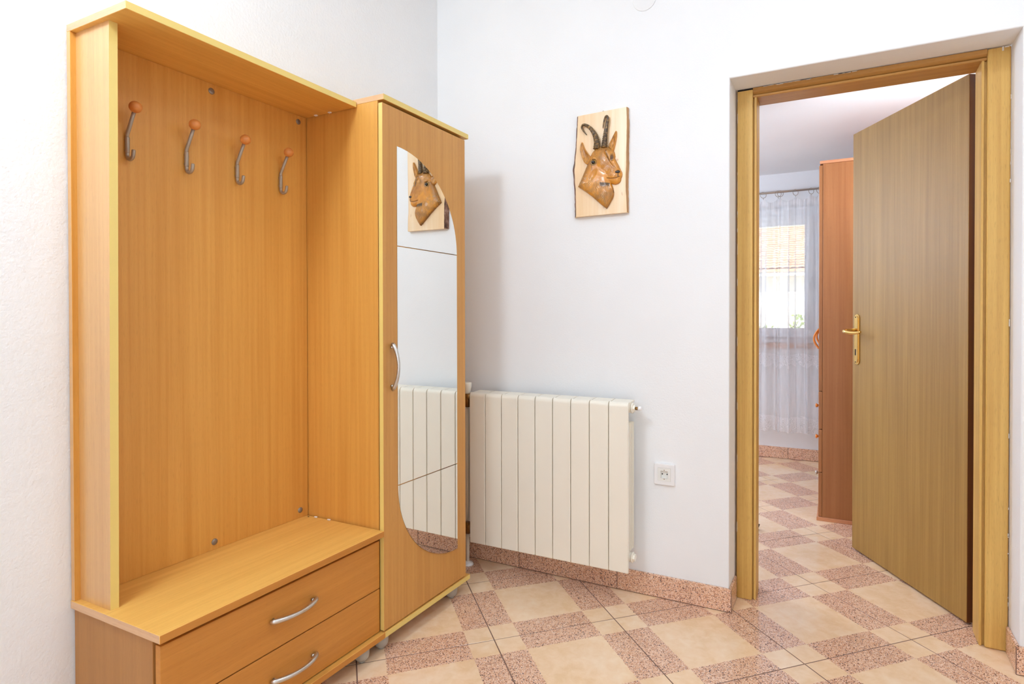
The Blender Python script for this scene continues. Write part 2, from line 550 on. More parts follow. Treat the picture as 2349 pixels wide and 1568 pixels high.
# granite skirting pieces
def skirting(name, label, runs):
    root = empty(name, runs[0][0:1] + (0, 0) if False else (0, 0, 0))
    root['kind'] = 'structure'
    root['label'] = label
    gs = MB()
    for (x0, x1, y0, y1) in runs:
        obj('skirting_tile', MB().box(x0, x1, y0, y1, 0.0022, 0.088, 0.0012), granite, root)
        gs.box(x0 - 0.0014, x1 + 0.0012, y0 + (0.002 if y1 - y0 < 0.05 else -0.001), y1 - 0.0002, 0.0, 0.0845) if y1 - y0 < 0.05 else gs.box(x0 + 0.002, x1 - 0.0002, y0, y1 + 0.001, 0.0, 0.0845)
    obj('grout_bed', gs, grout, root)
    return root
q = 0.0012
skirting('baseboard_back', 'row of granite skirting tiles below the radiator', [
    (0.012, 0.4389 - q, -0.010, -0.0005), (0.4389 + q, 0.8917 - q, -0.010, -0.0005), (0.8917 + q, 1.3365, -0.010, -0.0005),
    (2.1835, 2.55, -0.010, -0.0005), (2.553, 3.0, -0.010, -0.0005)])
skirting('baseboard_doorway', 'granite skirting tiles turning into the door recess', [
    (1.3286, 1.3375, -0.0085, 0.1245), (2.1825, 2.1913, -0.0085, 0.1245)])
skirting('baseboard_left', 'granite skirting tiles along the textured wall', [
    (0.0005, 0.010, -0.50, -0.0125), (0.0005, 0.010, -0.953, -0.503)])
skirting('baseboard_bedroom', 'granite skirting tiles below the bedroom window', [
    (0.43, 0.8795, 2.680, 2.6895), (0.882, 1.3312, 2.680, 2.6895), (1.3336, 1.783, 2.680, 2.6895), (1.786, 2.24, 2.680, 2.6895)])

# ------------------------------------------------------------------ door frame and door leaf
fr = empty('trim_1', ((NX0 + NX1) / 2, 0.14, 0))
fr['kind'] = 'structure'
fr['label'] = 'oak coloured door frame set back in the white opening'
YF = 0.131
# casings: flat board with a rounded inner nose
def casing(x0, x1, z1, nose):
    m = MB()
    m.box(x0, x1, YF, YF + 0.018, 0.001, z1, 0.0012)
    if nose:
        m.box(x1 - 0.004, x1 + 0.0005, YF + 0.004, YF + 0.02, 0.001, z1 - 0.001, 0.002)
    return m
obj('casing', casing(1.3365, 1.3925, 1.9755, False), oak_v, fr)
obj('casing', MB().box(2.1272, 2.1895, YF, YF + 0.018, 0.001, 1.981, 0.0035), oak_v, fr)
# jambs with a stop strip and the rebate behind it
m = MB(); m.box(1.3975, 1.4065, YF + 0.009, 0.222, 0.001, 1.957, 0.0015); m.box(1.372, 1.3985, YF + 0.018, 0.2695, 0.001, 1.957, 0.001)
obj('jamb', m, oak_v, fr)
m = MB(); m.box(2.1125, 2.1205, YF + 0.009, 0.245, 0.001, 1.957, 0.0015); m.box(2.1195, 2.146, YF + 0.018, 0.2695, 0.001, 1.957, 0.001)
obj('jamb', m, oak_v, fr)
# head: upper board, cove, bead and soffit
def run_x(prof, x0, x1):
    return MB().prism(prof, x0, x1, lambda a, b, c: (c, a, b))
head = [(YF + 0.0005, 1.9815), (YF + 0.0005, 1.9672), (YF + 0.002, 1.9655), (YF + 0.012, 1.9585), (YF + 0.016, 1.9575), (YF + 0.03, 1.9575), (YF + 0.03, 1.9815)]
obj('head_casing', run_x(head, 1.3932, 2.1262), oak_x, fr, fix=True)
bead = [(YF + 0.010, 1.957), (YF + 0.007, 1.9545), (YF + 0.007, 1.9485), (YF + 0.010, 1.9465), (0.245, 1.9465), (0.245, 1.9570)]
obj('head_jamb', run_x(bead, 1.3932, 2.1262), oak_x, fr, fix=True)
obj('slot_shade_strip', MB().box(1.3366, 1.3924, YF + 0.006, YF + 0.016, 1.9757, 1.9834), slot_shade, fr)  # near-black strip painting the shade in the slot above the left casing
# paint left along the frame edges by the wall painter
sm = MB()
for k in range(16):
    z = random.uniform(0.15, 1.95); h = random.uniform(0.006, 0.05)
    sm.box(1.3362, 1.3362 + random.uniform(0.0005, 0.0016), YF - 0.0006, YF, z, z + h)
for k in range(14):
    z = random.uniform(0.1, 1.95); h = random.uniform(0.004, 0.016)
    sm.box(2.1895 - random.uniform(0.0008, 0.0028), 2.1898, YF - 0.0006, YF, z, z + h)
for k in range(22):
    x = random.uniform(1.40, 1.75); w = random.uniform(0.006, 0.03)
    sm.box(x, x + w, YF - 0.0004, YF + 0.001, 1.9815 - random.uniform(0.001, 0.0035), 1.9816)
sm.box(2.165, 2.170, YF - 0.0006, YF, 1.967, 1.981); sm.box(2.172, 2.184, YF - 0.0006, YF, 1.9765, 1.981)
s_ = obj('paint_smear', sm, paint_chip, fr)
s_['kind'] = 'stuff'
# leaf, hinged on the right jamb and swung into the bedroom
dr = empty('door_1', (2.1007, 0.2800, 0.0))
dr['kind'] = 'structure'
dr['label'] = 'oak coloured room door standing open into the bedroom'
LD = Vector((-0.5019, 0.8649, 0)); LN = Vector((-0.8649, -0.5019, 0)); DO = Vector((2.1007, 0.2800, 0))
def leafp(s, out, z):
    p = DO + LD * s + LN * out
    return (p.x, p.y, z)
def leafbox(mb_, s0, s1, o0, o1, z0, z1, bev=0.0, mat=0, fm=None):
    b0 = len(mb_.v)
    mb_.box(s0, s1, o0, o1, z0, z1, bev, mat, fm)
    for i in range(b0, len(mb_.v)):
        mb_.v[i] = leafp(*mb_.v[i])
    return mb_
LW = 0.705
leaf = obj('door_leaf', leafbox(MB(), 0.0, LW, -0.040, 0.0, 0.0085, 1.9590, 0.0012, 0, {'-x': 1, '+x': 1}), [oak_leaf, edge_shade], dr, fix=True)
# back plate
pl, hw = [], 0.0195
z0p, z1p = 0.8765, 1.1125
for k in range(13):
    a = math.pi * k / 12
    pl.append((0.666 + hw * math.cos(a), z1p - hw + hw * math.sin(a)))
for k in range(13):
    a = math.pi + math.pi * k / 12
    pl.append((0.666 + hw * math.cos(a), z0p + hw + hw * math.sin(a)))
m = MB()
m.prism(pl, 0.0, 0.005, lambda a, b, c: leafp(a, c, b), bev=0.0015)
pl2 = [(0.666 + (x - 0.666) * 0.72, 0.9945 + (z - 0.9945) * 0.93) for x, z in pl]
m.prism(pl2, 0.0045, 0.0085, lambda a, b, c: leafp(a, c, b), bev=0.0018)
obj('back_plate', m, brass, dr, fix=True)
m = MB()
m.prism([(0.669 + 0.0042 * math.cos(a * math.pi / 6), 0.9335 + (0.0145 if math.sin(a * math.pi / 6) > 0 else -0.0115) + 0.002 * math.sin(a * math.pi / 6)) for a in range(12)], 0.0083, 0.0089, lambda a, b, c: leafp(a, c, b))
obj('keyhole', m, hole, dr, fix=True)
m = MB()
for zz in (1.098, 0.889):
    m.prism([(0.668 + 0.003 * math.cos(a * math.pi / 6), zz + 0.003 * math.sin(a * math.pi / 6)) for a in range(12)], 0.0080, 0.0092, lambda a, b, c: leafp(a, c, b))
obj('plate_screw', m, hole, dr, fix=True)
lv = [(0.669, 0.006, 1.0375), (0.669, 0.034, 1.0375), (0.669, 0.052, 1.0370), (0.666, 0.064, 1.0345), (0.657, 0.0695, 1.0325), (0.640, 0.067, 1.0290), (0.620, 0.060, 1.0265), (0.600, 0.053, 1.0265), (0.583, 0.047, 1.0290), (0.572, 0.043, 1.0325)]
lr = [0.0085, 0.0072, 0.0078, 0.0085, 0.0090, 0.0088, 0.0080, 0.0072, 0.0062, 0.0042]
obj('lever_handle', MB().tube([leafp(*p) for p in lv], lr, 14), brass, dr)

# ------------------------------------------------------------------ shoe bench with two drawers
BY0, BYR = -1.5137, -0.7962
bench = tag(empty('shoe_bench', (0.19, -1.155, 0)), 'low beech bench with two drawers under the coat rack', 'bench')
BX = 0.370
obj('top_panel', MB().box(0.005, BX, BY0, BYR, 0.3835, 0.4030, 0.0008, 0, {'-y': 1, '+x': 2}), [beech_h, beech_end_x, beech_drawer], bench)
obj('base_panel', MB().box(0.005, BX + 0.0025, BY0, BYR, 0.0517, 0.0701, 0.0008, 0, {'-y': 1, '+x': 2}), [beech_h, beech_end_x, beech_drawer], bench)
obj('side_panel', MB().box(0.008, 0.331, -1.5065, -1.4905, 0.0701, 0.3835, 0.0008), beech_side, bench)
obj('side_panel', MB().box(0.008, 0.331, -0.8150, -0.7990, 0.0701, 0.3835, 0.0008), beech_v, bench)
obj('back_panel', MB().box(0.008, 0.013, -1.4905, -0.8150, 0.0701, 0.3835), beech_v, bench)
def bow_handle(name, parent, a0, a1, base, out, tf):
    """flat bow handle from a0 to a1 along one axis, standing 'out' from the face"""
    pts, rad = [], []
    N = 22
    for k in range(N + 1):
        t = k / N
        s = a0 + (a1 - a0) * t
        h = base + out * (1 - (2 * t - 1) ** 2) ** 0.85 * 0.86 + 0.0045
        pts.append(tf(s, h))
        rad.append(0.0070 * (0.74 + 0.26 * abs(2 * t - 1)) if 0 < k < N else 0.0042)
    m_ = MB().tube(pts, rad, 12)
    for s in (a0 + (a1 - a0) * 0.085, a1 - (a1 - a0) * 0.085):
        m_.tube([tf(s, base - 0.0004), tf(s, base + 0.008)], 0.0045, 10)
    return obj(name, m_, alu, parent)
for (z0, z1, zh) in ((0.2158, 0.3700, 0.2965), (0.0735, 0.2125, 0.1370)):
    d = empty('drawer', (0.34, -1.155, 0.5 * (z0 + z1)))
    d.parent = bench
    d.location = Vector((0.34, -1.155, 0.5 * (z0 + z1))) - bench.location
    obj('drawer_front', MB().box(0.336, 0.3545, -1.5035, -0.8005, z0, z1, 0.0008), beech_drawer, d)
    obj('drawer_box', MB().box(0.03, 0.335, -1.485, -0.822, z0 + 0.012, z1 - 0.03), beech_h, d)
    bow_handle('handle', d, -1.2225, -1.0665, 0.3545, 0.031, lambda s, h, zh=zh: (h, s, zh))
def foot(parent, x, y, top):
    r = 0.0235
    prof = [(r * 0.42, 0.0), (r * 0.44, 0.0022), (r * 0.34, 0.0034), (r * 0.46, 0.0045), (r * 0.74, 0.0085), (r * 0.93, 0.0155), (r, 0.0240), (r, top)]
    return obj('foot', MB().lathe(prof, (x, y, 0.0), 'z', 28), foot_grey, parent)
for x, y in ((0.335, -0.862), (0.335, -1.448), (0.06, -0.862), (0.06, -1.448)):
    foot(bench, x, y, 0.0517)
for x in (0.066, 0.128):
    obj('panel_fixing', MB().box(x - 0.006, x + 0.006, -0.8035, -0.7970, 0.4031, 0.4065, 0.001), white_plastic, bench)
obj('screw_hole', MB().lathe([(0.0032, 0), (0.0032, 0.0003)], (0.036, -0.8055, 0.4030), 'z', 12), hole, bench)

# ------------------------------------------------------------------ coat rack panel standing on the bench
rack = tag(empty('coat_rack', (0.02, -1.155, 0.4032)), 'tall beech coat rack panel with four knobbed hooks', 'coat rack')
RY0, RY1, RZ0 = -1.5115, -0.7920, 0.4032
obj('back_panel', MB().box(0.0045, 0.0195, RY0, RY1, RZ0, 1.8000, 0.0006, 0, {'-y': 1}), [beech_v, beech_end], rack)
obj('top_panel', MB().box(0.0045, 0.2556, RY0, RY1 - 0.001, 1.8002, 1.8184, 0.0008, 0, {'+x': 1, '-y': 2}), [beech_h, band_gold, beech_end_x], rack)
xt, xb_ = 0.1635, 0.1500
m = MB()
sy0, sy1 = -1.4985, -1.4795
vs = [(0.0195, sy0, RZ0), (xb_, sy0, RZ0), (xb_, sy1, RZ0), (0.0195, sy1, RZ0), (0.0195, sy0, 1.8001), (xt, sy0, 1.8001), (xt, sy1, 1.8001), (0.0195, sy1, 1.8001)]
m.add(vs, [(0, 3, 2, 1), (4, 5, 6, 7), (0, 1, 5, 4), (2, 3, 7, 6), (3, 0, 4, 7)], 0)
m.add(vs, [(1, 2, 6, 5)], 1)
obj('side_panel', m, [beech_end, band_gold], rack)
for y in (-1.3855, -1.2265, -1.0658, -0.9050):
    x0 = 0.0262
    h = empty('coat_hook', (0, 0, 0))
    h.parent = rack
    h.location = Vector((0.0262, y, 1.555)) - rack.location
    rod = MB()
    up = [(x0, y, 1.568), (x0, y, 1.579), (x0 + 0.0010, y, 1.583), (x0 + 0.0042, y, 1.5885), (x0 + 0.034, y, 1.640)]
    rod.tube(up, 0.0048, 14)
    low = [(x0, y, 1.54), (x0, y, 1.5285)]
    for k in range(1, 13):
        a = math.pi * k / 12
        low.append((x0 + 0.0135 * (1 - math.cos(a)), y, 1.5285 - 0.0135 * math.sin(a)))
    low += [(x0 + 0.0285, y, 1.5365), (x0 + 0.0288, y, 1.5385)]
    rod.tube(low, [0.0048] * (len(low) - 1) + [0.0034], 14)
    obj('hook_rod', rod, nickel, h)
    obj('hook_sleeve', MB().tube([(x0, y, 1.533), (x0, y, 1.5345), (x0, y, 1.5735), (x0, y, 1.575)], [0.0048, 0.0057, 0.0057, 0.0048], 16), nickel, h)
    obj('knob', MB().ball((x0 + 0.0385, y, 1.6475), (0.0155, 0.0155, 0.0150), 24, 16), knob_wood, h)
    m = MB()
    for zz in (1.541, 1.567):
        m.tube([(0.0193, y, zz), (x0, y, zz)], 0.004, 8)
    obj('hook_mount', m, nickel, h)
for (y, z) in ((-1.1452, 1.7768), (-0.8265, 1.7785), (-0.8265, 0.4300), (-1.1448, 0.4265)):
    obj('screw_cap', MB().lathe([(0.0096, 0.0), (0.0096, 0.0012), (0.0082, 0.0028), (0.004, 0.0038), (0.0008, 0.0040)], (0.0193, y, z), 'x', 20), cap_grey, rack)
for x in (0.078, 0.143):
    obj('panel_fixing', MB().box(x - 0.006, x + 0.006, -0.806, -0.7975, 1.7965, 1.8003, 0.001), white_plastic, rack)

# ------------------------------------------------------------------ tall cabinet with the leaf shaped mirror
cab = tag(empty('mirror_cabinet', (0.19, -0.55, 0)), 'tall narrow beech cabinet with leaf shaped mirror door', 'cabinet')
CY0, CY1 = -0.7905, -0.2960
obj('top_panel', MB().box(0.005, 0.3698, CY0, CY1, 1.8105, 1.8289, 0.0008, 0, {'+x': 1, '-y': 2}), [beech_h, band_gold, beech_end_x], cab)
obj('base_panel', MB().box(0.005, 0.3725, CY0 - 0.0035, CY1, 0.0517, 0.0701, 0.0008, 0, {'+x': 1}), [beech_h, band_gold], cab)
obj('side_panel', MB().box(0.008, 0.3440, CY0 + 0.0005, CY0 + 0.0165, 0.0701, 1.8105, 0.0008), beech_v, cab)
obj('side_panel', MB().box(0.008, 0.3440, CY1 - 0.030, CY1 - 0.014, 0.0701, 1.8105, 0.0008), beech_v, cab)
obj('back_panel', MB().box(0.008, 0.013, CY0 + 0.0165, CY1 - 0.030, 0.0701, 1.8105), beech_v, cab)
door = empty('cabinet_door', (0.36, -0.56, 0.93))
door.parent = cab
door.location = Vector((0.36, -0.56, 0.93)) - cab.location
DY0, DY1, DZ0, DZ1 = -0.7958, -0.3220, 0.0745, 1.7990
obj('door_panel', MB().box(0.3520, 0.3695, DY0, DY1, DZ0, DZ1, 0.0008, 0, {'-y': 1, '+y': 1}), [beech_door, band_gold], door)
# leaf outline: straight left side and straight right side, two quarter ovals
YL, YR, ZT, ZB = -0.7260, -0.3866, 1.6735, 0.2060
J1, J2 = 1.3400, 0.5350
def q_top(t):      # from the pointed top left corner round to the right side
    return (YL + (YR - YL) * math.sin(t), J1 + (ZT - J1) * math.cos(t))
ma = math.radians(-0.85)
def mirror_pt(y, z, dx):
    return (0.3727 + (y + 0.56) * -math.tan(ma) + dx, y, z)
def pane(poly):
    m_ = MB()
    n = len(poly)
    vs_ = [(0.3693, a, b) for a, b in poly] + [mirror_pt(a, b, 0) for a, b in poly]
    m_.add(vs_, [tuple(range(n))], 1)
    m_.add(vs_, [tuple(range(n, 2 * n))], 0)
    m_.add(vs_, [(k, (k + 1) % n, n + (k + 1) % n, n + k) for k in range(n)], 1)
    return obj('mirror_pane', m_, [mirror_m, mirror_edge], door, fix=True)
jg = 0.0016
top_p = [(YL, J1 + jg), (YR, J1 + jg)] + [q_top(math.pi / 2 * (1 - k / 28)) for k in range(0, 29)]
top_p = [p for i, p in enumerate(top_p) if p[1] >= J1 + jg - 1e-6]
pane(top_p)
pane([(YL, J2 + jg), (YR, J2 + jg), (YR, J1 - jg), (YL, J1 - jg)])
def q_bot(t):
    return (YR - (YR - YL) * math.sin(t), J2 - (J2 - ZB) * math.cos(t))
bot_p = [(YR, J2 - jg), (YL, J2 - jg)] + [q_bot(math.pi / 2 * (1 - k / 28)) for k in range(0, 29)]
bot_p = [p for i, p in enumerate(bot_p) if p[1] <= J2 - jg + 1e-6]
pane(bot_p)
bow_handle('handle', door, 0.8600, 1.0145, 0.3695, 0.031, lambda s, h: (h, -0.7570, s))
for x, y in ((0.335, -0.772), (0.335, -0.372), (0.06, -0.772), (0.06, -0.372)):
    foot(cab, x, y, 0.0517)

# ------------------------------------------------------------------ radiator
rad = tag(empty('radiator', (0.62, -0.08, 0.12)), 'cream aluminium radiator of nine sections below the carved plaque', 'radiator')
RX, RS, RYF = 0.2585, 0.08, -0.1278
RZB, RZT = 0.1225, 0.7765
def section():
    m_ = MB()
    w = RS - 0.0032
    x0, x1 = 0.0016, 0.0016 + w
    # front plate with a rounded shoulder at the top and a plain bottom, given as a (y, z) profile
    prof = [(0.0, RZB + 0.003), (0.0, RZT - 0.020)]
    for k in range(1, 9):
        a = math.pi / 2 * k / 8
        prof.append((0.016 * (1 - math.cos(a)), RZT - 0.020 + 0.018 * math.sin(a)))
    prof += [(0.022, RZT - 0.0045), (0.030, RZT - 0.0040), (0.055, RZT - 0.0015), (0.082, RZT), (0.082, RZT - 0.006), (0.030, RZT - 0.014)]
    inner = [(0.013, RZT - 0.03), (0.013, RZB)]
    outl = [(0.0012, RZB)] + prof + inner
    n = len(outl)
    vs_ = []
    for x, s in ((x0, 0.0016), (x0 + 0.0016, 0.0), (x1 - 0.0016, 0.0), (x1, 0.0016)):
        for (y, z) in outl:
            yy = y + (s if y < 0.004 else 0)
            vs_.append((RX + x, RYF + yy, z))
    fs = [tuple(range(n)), tuple(range(3 * n, 4 * n))[::-1]]
    for r in range(3):
        for k in range(n):
            fs.append((r * n + k, r * n + (k + 1) % n, (r + 1) * n + (k + 1) % n, (r + 1) * n + k))
    m_.add(vs_, fs)
    c = RX + RS / 2
    for (y0, y1, hwid) in ((0.0045, 0.080, 0.003),):
        m_.box(c - hwid, c + hwid, RYF + y0, RYF + y1, RZB + 0.05, RZT - 0.012)
    for k in range(5):       # convection fins behind the plate
        y = RYF + 0.020 + k * 0.0135
        m_.box(RX + 0.0022, RX + RS - 0.0022, y, y + 0.004, RZB + 0.075, RZT - 0.085, 0.001)
    for zc in (RZT - 0.028, RZB + 0.048):
        m_.lathe([(0.0, -0.0001), (0.0185, 0.0), (0.0185, RS)], (RX, RYF + 0.046, zc), 'x', 18)
    return m_
sec = obj('section', section(), white_metal, rad, fix=True)
for k in range(1, 9):
    s_ = sec.copy()
    COL.objects.link(s_)
    s_.location = sec.location + Vector((RS * k, 0, 0))
XR = RX + 9 * RS
yc, zc = RYF + 0.046, RZT - 0.028
plug = empty('vent_plug', (0, 0, 0)); plug.parent = rad; plug.location = Vector((XR, yc, zc)) - rad.location
obj('hex_nut', MB().lathe([(0.0195, 0.0), (0.0205, 0.002), (0.0205, 0.005), (0.016, 0.006)], (XR, yc, zc), 'x', 24).lathe([(0.0135, 0.005), (0.0135, 0.014)], (XR, yc, zc), 'x', 6, smooth=False), white_metal, plug)
obj('vent_spindle', MB().tube([(XR + 0.013, yc, zc), (XR + 0.026, yc, zc)], 0.0062, 12), brass_dark, plug)
obj('vent_cap', MB().tube([(XR + 0.025, yc, zc), (XR + 0.027, yc, zc), (XR + 0.036, yc, zc), (XR + 0.039, yc, zc)], [0.0075, 0.0085, 0.0085, 0.006], 14), white_plastic, plug)
zb = RZB + 0.048
obj('end_plug', MB().lathe([(0.0195, 0.0), (0.0205, 0.002), (0.0205, 0.005), (0.016, 0.006)], (XR, yc, zb), 'x', 24).lathe([(0.0145, 0.005), (0.0145, 0.014)], (XR, yc, zb), 'x', 6, smooth=False), white_metal, rad)
valve = empty('valve', (0, 0, 0)); valve.parent = rad; valve.location = Vector((RX, yc, zc)) - rad.location
m = MB().tube([(RX + 0.001, yc, zc), (RX - 0.022, yc, zc)], 0.012, 10)
m.tube([(RX - 0.020, yc, zc), (RX - 0.055, yc, zc)], 0.0145, 12)
m.tube([(RX - 0.040, yc, zc + 0.018), (RX - 0.040, yc, zc - 0.045)], 0.0125, 8)
obj('valve_body', m, brass_dark, valve)
obj('valve_knob', MB().lathe([(0.013, 0.014), (0.0135, 0.02), (0.019, 0.045), (0.020, 0.058), (0.018, 0.063), (0.012, 0.064)], (RX - 0.040, yc, zc), 'z', 10), white_metal, valve)
ret = empty('return_valve', (0, 0, 0)); ret.parent = rad; ret.location = Vector((RX, yc, zb)) - rad.location
m = MB().tube([(RX + 0.001, yc, zb), (RX - 0.022, yc, zb)], 0.012, 10)
m.tube([(RX - 0.020, yc, zb), (RX - 0.055, yc, zb)], 0.0145, 12)
m.tube([(RX - 0.040, yc, zb + 0.02), (RX - 0.040, yc, zb - 0.03)], 0.0125, 8)
obj('valve_body', m, brass_dark, ret)
m = MB().tube([(RX - 0.040, yc, zc - 0.04), (RX - 0.040, yc, zb + 0.1), (RX - 0.058, yc + 0.02, zb + 0.02), (RX - 0.058, yc + 0.02, 0.0)], 0.0075, 10)
m.tube([(RX - 0.040, yc, zb - 0.03), (RX - 0.040, yc, 0.0)], 0.0075, 10)
obj('supply_pipe', m, white_metal, rad)
obj('pipe_collar', MB().lathe([(0.026, 0.0), (0.026, 0.004), (0.022, 0.011), (0.010, 0.016), (0.0078, 0.017)], (RX - 0.040, yc, 0.0), 'z', 20), white_plastic, rad)
for xx in (RX + 0.16, RX + 0.56):
    obj('wall_bracket', MB().box(xx - 0.012, xx + 0.012, RYF + 0.075, -0.0005, RZT - 0.035, RZT - 0.025), white_metal, rad)

# ------------------------------------------------------------------ socket and junction box cover
so = tag(empty('wall_socket', (1.085, 0.0, 0.487)), 'white earthed power socket on the wall right of the radiator', 'socket')
cx, cz = 1.0855, 0.4865
def rr(hw_, hh, r, n=5):
    out = []
    for (sx, sz, a0) in ((1, 1, 0), (-1, 1, 90), (-1, -1, 180), (1, -1, 270)):
        for k in range(n + 1):
            a = math.radians(a0 + 90 * k / n)
            out.append((cx + sx * (hw_ - r) + r * math.cos(a), cz + sz * (hh - r) + r * math.sin(a)))
    return out
tfw = lambda a, b, c: (a, -c, b)
def ring_strip(loops, name, mt):
    k_ = len(loops[0][0])
    m_ = MB()
    vs_ = [tfw(a_, b_, d_) for lp_, d_ in loops for a_, b_ in lp_]
    m_.add(vs_, [(r * k_ + k, r * k_ + (k + 1) % k_, (r + 1) * k_ + (k + 1) % k_, (r + 1) * k_ + k) for r in range(len(loops) - 1) for k in range(k_)])
    return obj(name, m_, mt, so, fix=True)
o1, o2, o3 = rr(0.0405, 0.0415, 0.004, 7), rr(0.0387, 0.0397, 0.003, 7), rr(0.0254, 0.0259, 0.002, 7)
ring_strip([(o1, 0.0003), (o1, 0.0075), (o2, 0.0098), (o3, 0.0098), (o3, 0.004)], 'socket_frame', white_plastic)
sq = rr(0.0250, 0.0255, 0.002, 7)
def circ(r):
    return [(cx + r * math.cos(math.atan2(b_ - cz, a_ - cx)), cz + r * math.sin(math.atan2(b_ - cz, a_ - cx))) for a_, b_ in sq]
ring_strip([(sq, 0.004), (sq, 0.0102), (circ(0.0212), 0.0102), (circ(0.0208), 0.0116), (circ(0.0196), 0.0116), (circ(0.0188), 0.0008), (circ(0.0002), 0.0008)], 'socket_insert', white_plastic2)
for dx in (-0.0095, 0.0095):
    obj('pin_hole', MB().lathe([(0.0026, 0.0), (0.0026, 0.0004)], (cx + dx, -0.0009, cz), (Vector((1, 0, 0)), Vector((0, 0, 1)), Vector((0, -1, 0))), 14), hole, so)
for dz in (-0.0172, 0.0172):
    obj('earth_contact', MB().box(cx - 0.0022, cx + 0.0022, -0.0108, -0.0012, cz + dz - 0.0012, cz + dz + 0.0012, 0.0004), brass_dark, so)
tag(obj('junction_box_cover', MB().lathe([(0.0470, 0.0003), (0.0470, 0.0022), (0.0455, 0.0032), (0.002, 0.0036)], (1.0035, 0.0, 2.3535), (Vector((1, 0, 0)), Vector((0, 0, 1)), Vector((0, -1, 0))), 40), wall_white),
    'round white painted junction box cover high on the wall', 'box cover')

# ------------------------------------------------------------------ carved chamois plaque
PX, PZ, PF = 0.83, 1.72, 0.0215       # plaque centre and the depth of its face
plq = tag(empty('wall_plaque', (PX, 0, PZ)), 'live edge wooden plaque with carved chamois head above the radiator', 'wall carving')
def pine_mat():
    m = NT('plaque_pine')
    v = m.obj((16, 16, 1.3))
    v2 = m.obj((120, 120, 4))
    c = m.ramp(m.math('ADD', m.math('MULTIPLY', m.noise(v, 1, 3, 0.5, 0.5), 0.75), m.math('MULTIPLY', m.noise(v2, 1, 3), 0.25)),
               [(0.33, srgb(230, 192, 142)), (0.5, srgb(237, 206, 164)), (0.68, srgb(243, 220, 188))])
    kn = m.noise(m.obj((26, 26, 20), (3, 1, 2)), 1, 2)
    c = m.mix(m.ramp(kn, [(0.70, (0, 0, 0, 1)), (0.80, (1, 1, 1, 1))]), c, srgb(196, 146, 92))
    m.set(color=c, rough=0.3, spec=0.5)
    return m.mat
def bark_mat():
    m = NT('plaque_bark')
    v = m.obj((60, 60, 14))
    v2 = m.obj((180, 180, 60))
    c = m.ramp(m.math('ADD', m.math('MULTIPLY', m.noise(v, 1, 4, 0.6), 0.6), m.math('MULTIPLY', m.noise(v2, 1, 3), 0.4)),
               [(0.38, srgb(66, 40, 30)), (0.5, srgb(132, 92, 72)), (0.62, srgb(186, 152, 136))])
    m.set(color=c, rough=0.7)
    m.bump(m.noise(v2, 1, 3), 0.6, 0.002)
    return m.mat
pine, bark = pine_mat(), bark_mat()
def lerp_tab(tab, z):
    t = sorted(tab)
    if z <= t[0][0]: return t[0][1]
    for (a, xa), (b, xb) in zip(t, t[1:]):
        if z <= b:
            k = (z - a) / (b - a)
            k = k * k * (3 - 2 * k)
            return xa + (xb - xa) * k
    return t[-1][1]
Lf = [(0.210, -0.1022), (0.156, -0.1052), (0.088, -0.1091), (0.020, -0.1148), (-0.014, -0.1186), (-0.049, -0.1167), (-0.101, -0.1130), (-0.153, -0.1119), (-0.206, -0.1120)]
Lb = [(0.210, -0.1145), (0.128, -0.1190), (0.032, -0.1275), (-0.002, -0.1350), (-0.044, -0.1315), (-0.097, -0.1275), (-0.149, -0.1255), (-0.206, -0.1245)]
Rf = [(0.214, 0.1061), (0.159, 0.1072), (0.093, 0.1061), (0.027, 0.1047), (-0.006, 0.1047), (-0.056, 0.1026), (-0.105, 0.1026), (-0.155, 0.1061), (-0.204, 0.1071)]
Rb = [(0.214, 0.1095), (0.129, 0.1120), (0.030, 0.1098), (-0.014, 0.1110), (-0.070, 0.1080), (-0.204, 0.1090)]
NZ_ = 44
fr_l, bk_l, fr_r, bk_r = [], [], [], []
rj = random.Random(3)
for k in range(NZ_ + 1):
    t = k / NZ_
    zl = -0.2055 + t * (0.2095 + 0.2055)
    zr = -0.2030 + t * (0.2145 + 0.2030)
    j = rj.uniform(-0.0007, 0.0007)
    fr_l.append((PX + lerp_tab(Lf, zl) + j * 0.5, -PF, PZ + zl))
    bk_l.append((PX + lerp_tab(Lb, zl) + j, -0.0015, PZ + zl))
    fr_r.append((PX + lerp_tab(Rf, zr) + j * 0.4, -PF, PZ + zr))
    bk_r.append((PX + lerp_tab(Rb, zr) - j, -0.0015, PZ + zr))
def strip(A, B, mt=0, flip=False):
    vs_ = A + B
    n_ = len(A)
    return vs_, [((k, k + 1, n_ + k + 1, n_ + k) if not flip else (k, n_ + k, n_ + k + 1, k + 1)) for k in range(n_ - 1)]
m = MB()
m.add(*strip(fr_l, fr_r))
m.add(*strip(bk_l, bk_r))
m.add([fr_l[0], fr_r[0], bk_r[0], bk_l[0]], [(0, 1, 2, 3)])
m.add([fr_l[-1], fr_r[-1], bk_r[-1], bk_l[-1]], [(0, 1, 2, 3)])
m.add(*strip(fr_r, bk_r))
m.add(*strip(fr_l, bk_l))
obj('board', m, pine, plq, fix=True)
